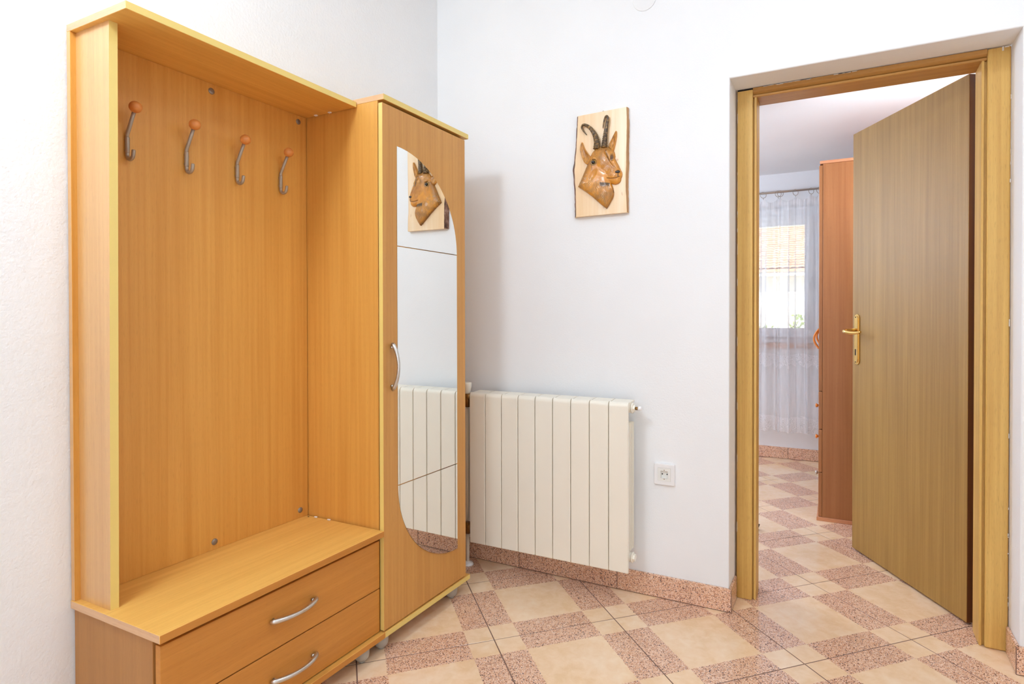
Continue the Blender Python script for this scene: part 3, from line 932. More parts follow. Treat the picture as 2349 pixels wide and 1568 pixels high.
# bark skins on the two live edges, a little proud and lumpy
def bark_skin(F, B, sgn, amp):
    r = random.Random(9 if sgn < 0 else 11)
    m_ = MB()
    rows = []
    nn = 5
    for i, (f, b) in enumerate(zip(F, B)):
        row = []
        bump = r.uniform(0, amp)
        for k in range(nn):
            t = k / (nn - 1)
            o = math.sin(math.pi * t) * (0.0012 + bump) + 0.0003
            row.append((f[0] + (b[0] - f[0]) * t + sgn * o, f[1] + (b[1] - f[1]) * t - 0.0001 * (1 - t), f[2]))
        rows.append(row)
    vs_ = [p for row in rows for p in row]
    fs_ = [(i * nn + k, i * nn + k + 1, (i + 1) * nn + k + 1, (i + 1) * nn + k) for i in range(len(rows) - 1) for k in range(nn - 1)]
    m_.add(vs_, fs_, smooth=True)
    return m_
obj('bark_edge', bark_skin(fr_l, bk_l, -1, 0.0016), bark, plq, fix=True)
bk2 = NT('plaque_bark_pale'); bk2.set(color=bk2.ramp(bk2.noise(bk2.obj((90, 90, 6)), 1, 4), [(0.35, srgb(150, 104, 62)), (0.62, srgb(196, 150, 100))]), rough=0.6)
obj('bark_edge', bark_skin(fr_r, bk_r, 1, 0.0005), bk2.mat, plq, fix=True)
obj('hanger', MB().tube([(PX - 0.002, -0.006, PZ + 0.208), (PX - 0.002, -0.006, PZ + 0.217), (PX + 0.003, -0.006, PZ + 0.2195), (PX + 0.007, -0.006, PZ + 0.2165), (PX + 0.007, -0.006, PZ + 0.210)], 0.0013, 8), nickel, plq)

# head relief: height field over the plaque face
def seg_d(U, V, a, b):
    ax_, ay_ = a; bx_, by_ = b
    dx, dy = bx_ - ax_, by_ - ay_
    t = np.clip(((U - ax_) * dx + (V - ay_) * dy) / (dx * dx + dy * dy), 0, 1)
    return np.hypot(U - ax_ - t * dx, V - ay_ - t * dy), t
def cone_h(U, V, a, b, ra, rb, ha, hb, p=0.5):
    d, t = seg_d(U, V, a, b)
    r = ra + (rb - ra) * t
    return (ha + (hb - ha) * t) * np.clip(1 - (d / r) ** 2, 0, 1) ** p
def ell_h(U, V, c, ru, rv, h, ang=0.0, p=0.5):
    ca, sa = math.cos(ang), math.sin(ang)
    x = (U - c[0]) * ca + (V - c[1]) * sa
    y = -(U - c[0]) * sa + (V - c[1]) * ca
    return h * np.clip(1 - (x / ru) ** 2 - (y / rv) ** 2, 0, 1) ** p
def poly_in(U, V, poly):
    """signed distance to a polygon, negative inside"""
    d = np.full(U.shape, 1e9)
    ins = np.zeros(U.shape, bool)
    n_ = len(poly)
    for i in range(n_):
        a, b = poly[i], poly[(i + 1) % n_]
        d = np.minimum(d, seg_d(U, V, a, b)[0])
        c1 = (a[1] <= V) & (b[1] > V); c2 = (b[1] <= V) & (a[1] > V)
        with np.errstate(divide='ignore', invalid='ignore'):
            xi = a[0] + (V - a[1]) / ((b[1] - a[1]) or 1e-12) * (b[0] - a[0])
        ins ^= (c1 | c2) & (U < xi)
    return np.where(ins, -d, d)
def smax(a, b, k=0.004):
    h = np.clip(0.5 + 0.5 * (a - b) / k, 0, 1)
    return b * (1 - h) + a * h + k * h * (1 - h) * ((a > 1e-5) & (b > 1e-5))
ST = 0.0009
us = np.arange(-0.106, 0.100, ST); vs_v = np.arange(-0.188, 0.080, ST)
U, V = np.meshgrid(us, vs_v)
neck_poly = [(-0.099, -0.083), (-0.091, -0.066), (-0.0823, -0.049), (-0.073, -0.030), (-0.0638, -0.0102), (-0.052, 0.012), (-0.042, 0.032),
             (0.00, 0.02), (0.035, -0.04), (0.044, -0.085), (0.0513, -0.1032), (0.0545, -0.1201), (0.0530, -0.134), (0.0477, -0.1461), (0.036, -0.165), (0.0236, -0.1824),
             (-0.005, -0.1585), (-0.0383, -0.1282), (-0.070, -0.103)]
dn = poly_in(U, V, neck_poly)
ins_n = np.clip(-dn / 0.034, 0, 1)
neck = np.where(dn < 0, 0.0075 + 0.0135 * np.sqrt(1 - (1 - ins_n) ** 2), 0)
skull = ell_h(U, V, (0.0065, 0.022), 0.0535, 0.0500, 0.0245, 0.15, 0.42)
muz = cone_h(U, V, (0.018, 0.004), (0.062, -0.052), 0.042, 0.0275, 0.0262, 0.0205, 0.45)
jaw = cone_h(U, V, (-0.004, -0.030), (0.060, -0.068), 0.036, 0.0215, 0.021, 0.0165, 0.45)
chin = ell_h(U, V, (0.064, -0.070), 0.0205, 0.0190, 0.0165, 0, 0.45)
ridge = cone_h(U, V, (0.030, 0.040), (0.070, -0.034), 0.014, 0.012, 0.0285, 0.0215, 0.35)
brow = ell_h(U, V, (-0.022, 0.020), 0.017, 0.008, 0.0265, -0.4)
brow2 = ell_h(U, V, (0.047, 0.020), 0.010, 0.009, 0.0235)
Hh = neck
for a_ in (jaw, chin, skull, muz, ridge, brow, brow2):
    Hh = smax(Hh, a_)
# eye sockets, mouth slit, nostril, jaw hollow
def dent(c, ru, rv, dp, ang=0.0):
    return ell_h(U, V, c, ru, rv, dp, ang, 1.0)
Hh = Hh - np.where(Hh > 0.004, dent((-0.0266, 0.0058), 0.0125, 0.0098, 0.0035) + dent((0.0535, 0.008), 0.007, 0.009, 0.003) + dent((-0.028, -0.043), 0.012, 0.03, 0.002, -0.6), 0)
mo = [(0.0300, -0.0627), (0.045, -0.0655), (0.066, -0.0668), (0.083, -0.0600)]
dm = np.minimum.reduce([seg_d(U, V, mo[i], mo[i + 1])[0] for i in range(3)])
Hh = Hh - np.where(Hh > 0.003, 0.0026 * np.clip(1 - dm / 0.0024, 0, 1), 0)
# carved hair: fine furrows along a direction that fans out over skull, muzzle and neck
rng = np.random.RandomState(5)
def vnoise(x, y, sc, seed):
    r = np.random.RandomState(seed); T = r.rand(64, 64)
    xi, yi = x * sc, y * sc
    x0, y0 = np.floor(xi).astype(int), np.floor(yi).astype(int)
    fx, fy = xi - x0, yi - y0
    fx, fy = fx * fx * (3 - 2 * fx), fy * fy * (3 - 2 * fy)
    g_ = lambda i, j: T[i % 64, j % 64]
    return (g_(x0, y0) * (1 - fx) + g_(x0 + 1, y0) * fx) * (1 - fy) + (g_(x0, y0 + 1) * (1 - fx) + g_(x0 + 1, y0 + 1) * fx) * fy
ph_neck = U * 0.92 + (V + 0.1) * 0.20 + 0.012 * vnoise(U, V, 40, 1)
ph_mz = (U - 0.02) * 0.75 + (V) * 0.75 + 0.010 * vnoise(U, V, 45, 2)
ph_sk = np.arctan2(V - 0.005, U - 0.03) * 0.05 + 0.006 * vnoise(U, V, 60, 3)
on_sk = np.clip((V + 0.005) / 0.02, 0, 1)
on_nk = np.clip((-V - 0.062 - 0.55 * np.clip(U, -0.1, 0.1)) / 0.02, 0, 1)
brk = np.clip((vnoise(U * 1.0, V * 1.0, 130, 11) - 0.25) * 2.6, 0, 1)
fur = np.sin(ph_neck * 2 * math.pi / 0.0036) * on_nk + np.sin(ph_sk * 2 * math.pi / 0.0035) * on_sk * (1 - on_nk) + np.sin(ph_mz * 2 * math.pi / 0.0036) * 0.8 * (1 - on_sk) * (1 - on_nk) * (seg_d(U, V, (0.0, 0.0), (0.06, -0.035))[0] < 0.026)
fur = fur * brk
Hh = Hh + np.where(Hh > 0.004, 0.0007 * fur, 0)
Hh = np.maximum(Hh, 0)
# painted colours of the carving (stains on the wood itself)
def cl(r_, g_, b_): return np.array(srgb(r_, g_, b_)[:3])
Cc = np.zeros(U.shape + (3,)) + cl(222, 150, 54)
def paint(mask, col):
    global Cc
    mk = np.clip(mask, 0, 1)[..., None]
    Cc = Cc * (1 - mk) + col * mk
nz1 = vnoise(U, V, 55, 7); nz2 = vnoise(U, V, 160, 8)
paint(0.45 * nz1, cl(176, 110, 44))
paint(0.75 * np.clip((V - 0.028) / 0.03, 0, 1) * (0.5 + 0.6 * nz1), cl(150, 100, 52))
paint(0.55 * np.clip(1 - seg_d(U, V, (0.0, 0.02), (0.055, -0.03))[0] / 0.022, 0, 1), cl(158, 104, 52))
paint(0.9 * np.clip(1 - seg_d(U, V, (0.028, 0.048), (0.040, 0.006))[0] / 0.006, 0, 1) * (0.4 + nz2), cl(70, 48, 30))
paint(0.6 * np.clip(1 - seg_d(U, V, (0.040, 0.006), (0.064, -0.024))[0] / 0.0022, 0, 1), cl(80, 56, 34))
paint(0.8 * np.clip(1 - seg_d(U, V, (-0.036, -0.004), (-0.033, -0.024))[0] / 0.0028, 0, 1) * (0.3 + nz2), cl(84, 56, 30))
nb = np.clip((-V - 0.105 - 0.35 * np.clip(-U, -0.06, 0.1)) / 0.03, 0, 1)
paint(0.72 * nb * (0.55 + 0.5 * nz1), cl(140, 88, 38))
paint(0.7 * np.clip(1 - seg_d(U, V, (-0.092, -0.080), (-0.045, 0.015))[0] / 0.020, 0, 1), cl(132, 90, 46))
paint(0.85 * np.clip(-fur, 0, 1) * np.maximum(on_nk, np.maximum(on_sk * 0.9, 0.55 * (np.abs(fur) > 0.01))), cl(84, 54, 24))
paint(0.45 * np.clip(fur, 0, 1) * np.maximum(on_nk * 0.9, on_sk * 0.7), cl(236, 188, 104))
paint(np.where((np.abs(U - 0.021) < 0.020) & (V < -0.0775 - 0.12 * (U - 0.0)) & (V > -0.0875 - 0.1 * U - 0.008 * np.abs(np.sin(U * 2 * math.pi / 0.0095))), 0.9, 0), cl(72, 56, 36))
paint(0.95 * np.clip(1 - dm / 0.0021, 0, 1), cl(48, 34, 24))
paint(1.2 * np.clip(1 - np.hypot((U + 0.0266) / 0.0155, (V - 0.0058) / 0.0125) ** 2, 0, 1) * 0.5, cl(172, 120, 60))
rr_e = np.hypot((U + 0.0266) / 0.0128, (V - 0.0058) / 0.0112)
paint(np.where(rr_e < 0.95, 0.85, 0), cl(232, 186, 108))
paint(np.where(np.abs(rr_e - 1.02) < 0.12, 0.8, 0), cl(74, 50, 28))
paint(np.clip(1.6 * (1 - np.hypot((U - 0.0515) / 0.0075, (V - 0.016) / 0.021)), 0, 0.85), cl(62, 45, 30))
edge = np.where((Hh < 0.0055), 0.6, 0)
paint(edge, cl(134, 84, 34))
idx = -np.ones(U.shape, int)
keep = Hh > 0
kq = keep[:-1, :-1] | keep[1:, :-1] | keep[:-1, 1:] | keep[1:, 1:]
used = np.zeros(U.shape, bool)
used[:-1, :-1] |= kq; used[1:, :-1] |= kq; used[:-1, 1:] |= kq; used[1:, 1:] |= kq
idx[used] = np.arange(used.sum())
Wd = np.where(Hh > 0, Hh, -0.0006)
verts = np.stack([U[used], -(PF + Wd[used]), V[used] + PZ - PZ], 1)
verts[:, 0] += PX - PX
jj, ii = np.nonzero(kq)
faces = np.stack([idx[jj, ii], idx[jj, ii + 1], idx[jj + 1, ii + 1], idx[jj + 1, ii]], 1)
me = bpy.data.meshes.new('carved_head')
me.from_pydata(verts.tolist(), [], faces.tolist())
me.polygons.foreach_set('use_smooth', [True] * len(me.polygons))
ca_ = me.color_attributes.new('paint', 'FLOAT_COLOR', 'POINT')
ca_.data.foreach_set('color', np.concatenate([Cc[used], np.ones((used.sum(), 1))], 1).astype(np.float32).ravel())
me.update()
def carve_mat():
    m = NT('carved_painted_wood')
    at = m.node('ShaderNodeVertexColor', layer_name='paint').outputs['Color']
    n_ = m.noise(m.obj((220, 220, 40)), 1, 3)
    c = m.mix(0.35, at, m.ramp(n_, [(0.3, (0.55, 0.5, 0.45, 1)), (0.7, (1, 1, 1, 1))]), 'MULTIPLY')
    m.set(color=c, rough=0.2, spec=0.6)
    return m.mat
carved = carve_mat()
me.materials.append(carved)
headp = bpy.data.objects.new('carved_head', me)
COL.objects.link(headp)
headp.parent = plq
W_ = lambda u, v, w: (PX + u, -(PF + w), PZ + v)
ear_c = NT('ear_wood'); ear_c.set(color=ear_c.ramp(ear_c.noise(ear_c.obj((200, 200, 50)), 1, 3), [(0.3, srgb(184, 126, 56)), (0.65, srgb(214, 154, 74))]), rough=0.3)
ear_in = NT('ear_inner_wood'); ear_in.set(color=ear_in.ramp(ear_in.noise(ear_in.obj((260, 260, 40)), 1, 3), [(0.36, srgb(150, 100, 46)), (0.62, srgb(204, 144, 66))]), rough=0.35)
horn_m = NT('horn_paint')
hv = horn_m.noise(horn_m.obj((120, 120, 120)), 1, 3)
horn_m.set(color=horn_m.ramp(hv, [(0.35, srgb(58, 44, 30)), (0.55, srgb(104, 80, 50)), (0.72, srgb(176, 134, 76))]), rough=0.24)
def spline(P, n_=48):
    P = [Vector(p) for p in P]
    out = []
    for i in range(len(P) - 1):
        p0, p1, p2, p3 = P[max(i - 1, 0)], P[i], P[i + 1], P[min(i + 2, len(P) - 1)]
        for k in range(n_ // (len(P) - 1) + 1):
            t = k / (n_ // (len(P) - 1) + 1)
            out.append(0.5 * ((2 * p1) + (p2 - p0) * t + (2 * p0 - 5 * p1 + 4 * p2 - p3) * t * t + (3 * p1 - p0 - 3 * p2 + p3) * t ** 3))
    out.append(P[-1])
    return out
def horn(path, r0):
    pts = spline([W_(u, v, w) for u, v, w in path], 130)
    L_ = [0.0]
    for a, b in zip(pts, pts[1:]):
        L_.append(L_[-1] + (b - a).length)
    tot = L_[-1]
    rs = []
    for l in L_:
        t = l / tot
        r = r0 * (1 - 0.88 * t) + 0.0002
        if t < 0.42:
            r *= 1 + 0.16 * math.sin(l / 0.0068 * 2 * math.pi) * min(1, (0.42 - t) / 0.12)
        rs.append(r)
    return obj('horn', MB().tube(pts, rs, 16, flat=((0, 1, 0), 0.8)), horn_m.mat, headp)
horn([(-0.0165, 0.060, 0.013), (-0.0150, 0.083, 0.012), (-0.0195, 0.108, 0.012), (-0.0290, 0.1285, 0.012), (-0.0440, 0.1490, 0.012), (-0.0620, 0.1630, 0.012), (-0.0765, 0.1660, 0.011), (-0.0820, 0.1570, 0.009), (-0.0750, 0.1420, 0.007), (-0.0620, 0.1255, 0.005)], 0.0132)
horn([(0.0175, 0.062, 0.013), (0.0188, 0.090, 0.012), (0.0222, 0.118, 0.012), (0.0268, 0.145, 0.012), (0.0312, 0.168, 0.012), (0.0305, 0.1835, 0.012), (0.0240, 0.1865, 0.011), (0.0175, 0.1770, 0.009), (0.0120, 0.1610, 0.007), (0.0085, 0.1430, 0.005)], 0.0115)
def ear(outer, inner, h):
    """leaf shaped ear: raised rim of the outline round a hollow inner face"""
    n_ = len(outer)
    cu = sum(p[0] for p in outer) / n_; cv = sum(p[1] for p in outer) / n_
    m_ = MB()
    rings = [(1.0, -0.0005), (0.97, h * 0.75), (0.86, h), (0.66, h * 0.82), (0.35, h * 0.55), (0.02, h * 0.45)]
    vs_ = []
    for s, w in rings:
        for u, v in outer:
            vs_.append(W_(cu + (u - cu) * s, cv + (v - cv) * s, w))
    for r in range(len(rings) - 1):
        fs_ = [(r * n_ + k, r * n_ + (k + 1) % n_, (r + 1) * n_ + (k + 1) % n_, (r + 1) * n_ + k) for k in range(n_)]
        m_.add(vs_, fs_, 1 if r >= 2 else 0, True)
    return obj('ear', m_, [ear_c.mat, ear_in.mat], headp, fix=True)
def smooth_loop(P, k=6):
    n_ = len(P)
    out = []
    for i in range(n_):
        p0, p1, p2, p3 = [Vector(P[(i + d) % n_]) for d in (-1, 0, 1, 2)]
        for j in range(k):
            t = j / k
            q_ = 0.5 * ((2 * p1) + (p2 - p0) * t + (2 * p0 - 5 * p1 + 4 * p2 - p3) * t * t + (3 * p1 - p0 - 3 * p2 + p3) * t ** 3)
            out.append((q_.x, q_.y))
    return out
ear(smooth_loop([(-0.0822, 0.0985), (-0.0885, 0.085), (-0.0905, 0.066), (-0.083, 0.038), (-0.072, 0.014), (-0.0585, 0.003), (-0.048, 0.012), (-0.042, 0.030), (-0.053, 0.046), (-0.067, 0.066), (-0.0765, 0.086)]), None, 0.014)
ear(smooth_loop([(0.0655, 0.1245), (0.0560, 0.110), (0.0450, 0.090), (0.0345, 0.070), (0.0400, 0.056), (0.0520, 0.046), (0.0575, 0.062), (0.0625, 0.082), (0.0665, 0.104)]), None, 0.012)
eye_m = flat('eye_gloss_black', srgb(26, 18, 14), 0.08)
def wball(u, v, w, ru, rw, rv): return MB().ball(W_(u, v, w), (ru, rw, rv), 20, 12)
obj('eye', wball(-0.0266, 0.0058, 0.0228, 0.0082, 0.0055, 0.0074), eye_m, headp)
obj('eye', wball(0.0520, 0.0075, 0.0125, 0.0050, 0.0045, 0.0075), eye_m, headp)
nose_m = flat('nose_black', srgb(52, 42, 34), 0.3)
m = MB().ball(W_(0.0735, -0.0425, 0.0165), (0.0118, 0.0050, 0.0066), 20, 12)
m.ball(W_(0.0765, -0.0540, 0.0160), (0.0018, 0.0035, 0.0080), 12, 8)
obj('nose', m, nose_m, headp)

# ------------------------------------------------------------------ bedroom: window, curtain, wardrobe
win = empty('window_1', (0.93, 2.80, 0.90)); win['kind'] = 'structure'; win['label'] = 'white framed bedroom window behind the sheer curtain'
YW = 2.80
def frame_boxes(m_, x0, x1, z0, z1, wl_, wr_, wb_, wt_, y0, y1, bev=0.004):
    m_.box(x0, x0 + wl_, y0, y1, z0, z1, bev); m_.box(x1 - wr_, x1, y0, y1, z0, z1, bev)
    m_.box(x0 + wl_ - 0.003, x1 - wr_ + 0.003, y0 + 0.0005, y1, z0, z0 + wb_, bev); m_.box(x0 + wl_ - 0.003, x1 - wr_ + 0.003, y0 + 0.0005, y1, z1 - wt_, z1, bev)
    return m_
obj('outer_frame', frame_boxes(MB(), WX0 + 0.001, WX1 - 0.001, 0.8935, WZ1 - 0.001, 0.045, 0.045, 0.045, 0.075, YW - 0.005, YW + 0.06), window_white, win)
def glass_mat():
    m = NT('window_glass')
    tr = m.node('ShaderNodeBsdfTransparent', {'Color': (0.96, 0.98, 0.98, 1)})
    gl = m.node('ShaderNodeBsdfGlossy', {'Color': (1, 1, 1, 1), 'Roughness': 0.02})
    fz = m.node('ShaderNodeFresnel', {'IOR': 1.45})
    mx = m.node('ShaderNodeMixShader', {0: fz.outputs[0], 1: tr.outputs[0], 2: gl.outputs[0]})
    m.l.new(mx.outputs[0], m.out.inputs['Surface'])
    return m.mat
glass = glass_mat()
for (x0, x1) in ((0.362, 0.9295), (0.9305, 1.505)):
    sash = obj('sash', frame_boxes(MB(), x0, x1, 0.937, 1.900, 0.065, 0.065, 0.075, 0.080, YW - 0.025, YW + 0.03), window_white, win)
    obj('pane', MB().box(x0 + 0.060, x1 - 0.060, YW + 0.004, YW + 0.010, 1.007, 1.825), glass, sash)
m = MB().box(1.463, 1.483, YW - 0.034, YW - 0.024, 1.305, 1.375, 0.003)
m.tube([(1.473, YW - 0.03, 1.345), (1.473, YW - 0.055, 1.345), (1.478, YW - 0.058, 1.36), (1.50, YW - 0.058, 1.415)], 0.008, 10)
obj('window_handle', m, window_white, win)
struct('trim_2', MB().box(WX0 - 0.03, WX1 + 0.03, 2.655, YW + 0.05, 0.862, 0.8945, 0.003), granite_sill, label='granite inner sill of the bedroom window')

rod = tag(empty('curtain_rod', (1.1, 2.59, 2.051)), 'thin steel curtain rod above the bedroom window', 'curtain rod')
obj('pole', MB().tube([(0.15, 2.59, 2.051), (1.95, 2.59, 2.051)], 0.0085, 14), steel, rod)
for x in (0.18, 1.92):
    obj('bracket', MB().tube([(x, 2.6895, 2.051), (x, 2.60, 2.051), (x, 2.59, 2.051)], [0.006, 0.006, 0.011], 12), steel, rod)
for x in (0.15, 1.95):
    obj('finial', MB().ball((x, 2.59, 2.051), 0.016, 16, 10), steel, rod)

def curtain_mat():
    m = NT('sheer_curtain')
    uv = m.node('ShaderNodeTexCoord').outputs['UV']
    xyz = m.node('ShaderNodeSeparateXYZ', {0: uv})
    u_, v_ = xyz.outputs[0], xyz.outputs[1]          # u along the cloth, v height in metres
    sc_ = m.math('MULTIPLY', m.math('ABSOLUTE', m.math('SINE', m.math('MULTIPLY', u_, 34.0))), 0.035)
    vs1 = m.math('ADD', v_, sc_)
    # embroidered bands: the hem and a second scalloped band above
    hem = m.math('LESS_THAN', v_, 0.34)
    b2 = m.math('MULTIPLY', m.math('GREATER_THAN', vs1, 0.745), m.math('LESS_THAN', v_, 0.815))
    vo = m.node('ShaderNodeTexVoronoi', {'Vector': uv, 'Scale': 34.0}, feature='SMOOTH_F1')
    wv = m.math('SINE', m.math('MULTIPLY', vo.outputs['Distance'], 60.0))
    lace = m.math('GREATER_THAN', wv, -0.1)
    emb = m.math('MULTIPLY', m.math('MAXIMUM', hem, b2), lace)
    hd = m.node('ShaderNodeSeparateColor', {0: m.node('ShaderNodeVertexColor', layer_name='heading').outputs['Color']}).outputs[0]
    pl_ = m.math('ADD', 0.75, m.math('MULTIPLY', m.math('SINE', m.math('MULTIPLY', u_, 300.0)), 0.25))
    emb = m.math('ADD', m.math('MULTIPLY', emb, 0.6), m.math('MULTIPLY', hd, pl_))
    weave = m.noise(m.node('ShaderNodeMapping', {'Vector': uv, 'Scale': (60, 5, 1)}).outputs[0], 1.0, 3)
    op = m.math('ADD', m.math('MULTIPLY', emb, 0.20), m.math('ADD', 0.40, m.math('MULTIPLY', weave, 0.16)), clamp=True)
    tr = m.node('ShaderNodeBsdfTransparent', {'Color': (1, 1, 1, 1)})
    df = m.node('ShaderNodeBsdfDiffuse', {'Color': (0.94, 0.94, 0.945, 1)})
    tl = m.node('ShaderNodeBsdfTranslucent', {'Color': (0.93, 0.93, 0.945, 1)})
    dm_ = m.node('ShaderNodeMixShader', {0: 0.45, 1: df.outputs[0], 2: tl.outputs[0]})
    mx = m.node('ShaderNodeMixShader', {0: op, 1: tr.outputs[0], 2: dm_.outputs[0]})
    m.l.new(mx.outputs[0], m.out.inputs['Surface'])
    return m.mat
cur = tag(empty('curtain', (1.05, 2.59, 2.03)), 'white sheer lace curtain hanging in front of the bedroom window', 'curtain')
rings_x = [1.2645, 1.2800, 1.3870, 1.4946, 1.5515]
x_ = 1.2645
while x_ > 0.55:
    x_ -= 0.107
    rings_x.insert(0, x_)
rings_x += [1.655, 1.76]
cu_n, cv_n = 560, 46
X0, X1 = rings_x[0] - 0.01, rings_x[-1] + 0.01
rc = random.Random(21)
folds = [(rc.uniform(0, 6.28), rc.uniform(0.7, 1.3)) for _ in range(6)]
verts, faces, uvs = [], [], []
for i in range(cu_n + 1):
    t = i / cu_n
    s = X0 + (X1 - X0) * t
    # distance to the neighbouring rings gives the drape of the heading
    lo = max([r for r in rings_x if r <= s], default=X0); hi = min([r for r in rings_x if r > s], default=X1)
    fsp = (s - lo) / max(hi - lo, 1e-4)
    dip = 4 * fsp * (1 - fsp) * min(0.034, 0.32 * (hi - lo))
    for j in range(cv_n + 1):
        v = j / cv_n
        ztop = 2.010 - dip
        cloth = s * 1.9
        zbot = 0.217 + 0.016 * (1 - abs(math.sin(cloth * 19))) + 0.006 * math.sin(s * 23)
        z = ztop + (zbot - ztop) * v
        k_f = 0.35 + 0.65 * min(1, v * 3.0)
        ph = s * 2 * math.pi / 0.105 + 1.9 * math.sin(s * 11 + folds[0][0]) + 1.2 * math.sin(s * 27 + 1.0) + 0.35 * math.sin(v * 2.4 + s * 5)
        dy = 0.020 * math.sin(ph) * k_f + 0.007 * math.sin(s * 171 + 1.0 + 0.6 * v) * k_f
        dx = 0.0170 * math.sin(2 * ph + 0.6) * k_f
        verts.append((s + dx, 2.592 + dy, z))
        uvs.append((cloth, z - 0.010 * math.sin(s * 23)))
for i in range(cu_n):
    for j in range(cv_n):
        a = i * (cv_n + 1) + j
        faces.append((a, a + 1, a + cv_n + 2, a + cv_n + 1))
m = MB(); m.add(verts, faces, 0, True)
cl_o = obj('cloth', m, curtain_mat(), cur)
hc = cl_o.data.color_attributes.new('heading', 'FLOAT_COLOR', 'POINT')
for i in range(len(cl_o.data.vertices)):
    j = i % (cv_n + 1)
    hc.data[i].color = (1.0 if j == 1 else 0.75 if j == 0 else 0.0,) * 3 + (1,)
ul = cl_o.data.uv_layers.new(name='UVMap')
for lp in cl_o.data.loops:
    ul.data[lp.index].uv = uvs[lp.vertex_index]
ring_mesh = None
for x in rings_x:
    N = 28
    m = MB()
    ang = random.uniform(-0.5, 0.5)
    pts = [(x + math.sin(ang) * 0.0225 * math.sin(2 * math.pi * k / N), 2.59 + math.cos(ang) * 0.0 + 0.0225 * math.cos(ang) * math.sin(2 * math.pi * k / N), 2.0372 + 0.0225 * math.cos(2 * math.pi * k / N)) for k in range(N + 1)]
    # rings swing on the rod and show their face to the doorway
    pts = [(x + (p[1] - 2.59) * 0.86 + (p[0] - x) * 0.3, 2.59 + (p[1] - 2.59) * 0.5, p[2]) for p in pts]
    m.tube(pts, 0.0019, 8, caps=False)
    m.tube([(x, 2.59, 2.0155), (x, 2.591, 2.002)], 0.0016, 6)
    obj('curtain_ring', m, nickel, rod)

wr = tag(empty('wardrobe', (1.9, 1.65, 0)), 'reddish beech wardrobe side seen between door and curtain', 'wardrobe')
wx0, wx1, wy0, wy1 = 1.5960, 2.245, 1.2530, 2.05
obj('side_panel', MB().box(1.6090, wx1, wy0, wy0 + 0.018, 0.020, 1.9205, 0.001), beech_red, wr)
obj('side_panel', MB().box(1.6090, wx1, wy1 - 0.018, wy1, 0.020, 1.9205, 0.001), beech_red, wr)
obj('top_panel', MB().box(1.5930, wx1, wy0 - 0.002, wy1 + 0.002, 1.9215, 1.9370, 0.001), beech_red_h, wr)
obj('base_panel', MB().box(1.5815, wx1, wy0 - 0.004, wy1 + 0.002, 0.0003, 0.0195, 0.001), beech_red_h, wr)
obj('back_panel', MB().box(wx1 - 0.006, wx1, wy0 + 0.018, wy1 - 0.018, 0.020, 1.9205), beech_red, wr)
ymid = 0.5 * (wy0 + wy1)
for k, (ya, yb) in enumerate(((wy0 + 0.002, ymid - 0.001), (ymid + 0.001, wy1 - 0.002))):
    d = obj('wardrobe_door', MB().box(1.5900, 1.6080, ya, yb, 0.700, 1.9130, 0.0015), beech_red, wr)
    yh = (yb - 0.05) if k == 0 else (ya + 0.05)
    yh = ya + 0.055 if k == 0 else yh
    pts = [(1.5900 + 0.0003 - 0.026 * math.sin(math.pi * t / 14), yh, 0.926 + 0.108 * t / 14) for t in range(15)]
    obj('handle', MB().tube(pts, 0.0055, 10), knob_orange, d)
for (za, zb_) in ((0.495, 0.696), (0.262, 0.491), (0.022, 0.258)):
    d = obj('drawer', MB().box(1.5900, 1.6080, wy0 + 0.002, wy1 - 0.002, za, zb_, 0.0015), beech_red, wr)
    zk = {0.495: 0.612, 0.262: 0.442, 0.022: 0.262 - 0.02}[za]
    col_ = knob_orange if za > 0.1 else alu
    obj('knob', MB().lathe([(0.006, 0.0), (0.006, 0.006), (0.011, 0.010), (0.011, 0.015), (0.006, 0.018)], (1.5902, wy0 + 0.075, zk), (Vector((0, 1, 0)), Vector((0, 0, 1)), Vector((-1, 0, 0))), 14), col_, d)

bl = MB()
poly = [(1.20, 0.001), (1.312, 0.001), (1.3255, 0.0245), (1.3235, 0.0285), (1.20, 0.030)]
bl.prism(poly, 0.935, 0.965, lambda a, b, c: (a, c, b))
tag(obj('door_wedge', bl, black, fix=True), 'small black rubber wedge on the bedroom floor beside left jamb', 'wedge')

# ------------------------------------------------------------------ outside the bedroom window
struct('ground', MB().box(-14, 16, 2.96, 40, -0.5, -0.4), flat('pale_ground', srgb(206, 200, 186), 0.9), label='pale ground outside the bedroom window')
house_wall = plaster('house_render', (0.82, 0.80, 0.76, 1), 30, 0.2, 0.003)
roof_m = NT('roof_tile_clay'); roof_m.set(color=roof_m.ramp(roof_m.noise(roof_m.obj((3, 3, 3)), 1, 3), [(0.35, srgb(206, 158, 122)), (0.65, srgb(228, 190, 156))]), rough=0.85)
hs = tag(empty('neighbour_house', (0, 22.0, -0.4)), 'pale house with clay tile roof outside the bedroom window', 'house')
HE = 2.72
obj('wall', MB().box(-9, 8, 20.0, 25.0, -0.4, HE), house_wall, hs)
obj('eave', MB().box(-9.3, 8.3, 19.55, 20.02, HE - 0.22, HE - 0.06, 0.01), house_wall, hs)
m = MB()
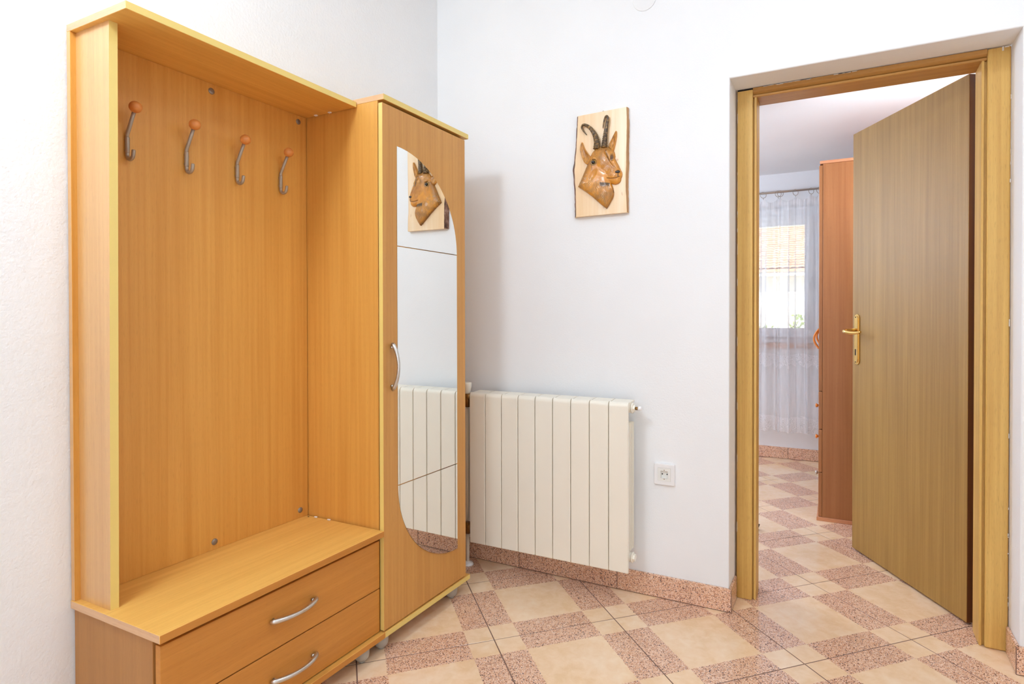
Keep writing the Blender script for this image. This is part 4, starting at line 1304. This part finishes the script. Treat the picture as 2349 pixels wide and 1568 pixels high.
# barrel tiled slope: rows of round ridges stepping up
rows, pitch = 20, 0.23
slope = math.radians(25)
seg = 6
for r in range(rows):
    d0 = r * 0.25; d1 = d0 + 0.28
    for c in range(76):
        x0 = -9.3 + c * pitch
        vs_, fs_ = [], []
        for (d, lift) in ((d0, 0.018), (d1, 0.0)):
            for k in range(seg + 1):
                a = math.pi * k / seg
                vs_.append((x0 + pitch * 0.5 * (1 - math.cos(a)), 19.5 + d * math.cos(slope), HE + d * math.sin(slope) + lift + 0.05 * math.sin(a)))
        for k in range(seg):
            fs_.append((k, k + 1, seg + 1 + k + 1, seg + 1 + k))
        m.add(vs_, fs_, 0, True)
ro = obj('roof', m, roof_m.mat, hs)
m = MB()
sl = [(19.5, HE - 0.01), (19.5 + 5.2 * math.cos(slope), HE - 0.01 + 5.2 * math.sin(slope)), (19.5 + 5.2 * math.cos(slope), HE - 0.08 + 5.2 * math.sin(slope)), (19.5, HE - 0.08)]
m.prism(sl, -9.3, 8.2, lambda a, b, c: (c, a, b))
obj('roof_deck', m, roof_m.mat, hs, fix=True)
leaf_m = NT('shrub_leaf'); leaf_m.set(color=leaf_m.ramp(leaf_m.noise(leaf_m.obj((8, 8, 8)), 1, 2), [(0.3, srgb(120, 140, 70)), (0.7, srgb(178, 190, 116))]), rough=0.7)
bark_b = flat('shrub_stem', srgb(120, 96, 70), 0.9)
rs_ = random.Random(4)
for (x, y, h, lab) in ((0.80, 6.2, 0.98, 'low green shrub outside the window, second from the house corner'), (1.25, 6.5, 1.12, 'taller green shrub outside the bedroom window'), (-0.02, 6.9, 0.92, 'small green shrub outside near the window post'), (-1.1, 6.3, 0.95, 'green shrub outside behind the left window sash')):
    sh = tag(empty('shrub', (x, y, -0.4)), lab, 'shrub')
    m = MB()
    for k in range(520):
        a = rs_.uniform(0, 6.28); t = rs_.uniform(0.25, 1.0); rr_ = 0.30 * math.sqrt(rs_.random()) * (1.15 - 0.6 * t)
        c = Vector((x + rr_ * math.cos(a), y + rr_ * math.sin(a), -0.4 + (h + 0.4) * t))
        d1 = Vector((rs_.uniform(-1, 1), rs_.uniform(-1, 1), rs_.uniform(-0.4, 1))).normalized() * 0.05
        d2 = d1.cross(Vector((rs_.uniform(-1, 1), rs_.uniform(-1, 1), rs_.uniform(-1, 1)))).normalized() * 0.018
        m.add([c - d1 * 0.5, c + d2, c + d1, c - d2], [(0, 1, 2, 3)])
    fo = obj('foliage', m, leaf_m.mat, sh); fo['kind'] = 'stuff'
    m = MB()
    for k in range(5):
        a = k * 1.3
        m.tube([(x, y, -0.4), (x + 0.12 * math.cos(a), y + 0.12 * math.sin(a), -0.4 + 0.6 * (h + 0.4)), (x + 0.16 * math.cos(a), y + 0.16 * math.sin(a), -0.4 + 0.92 * (h + 0.4))], [0.012, 0.008, 0.004], 6)
    obj('stem', m, bark_b, sh)
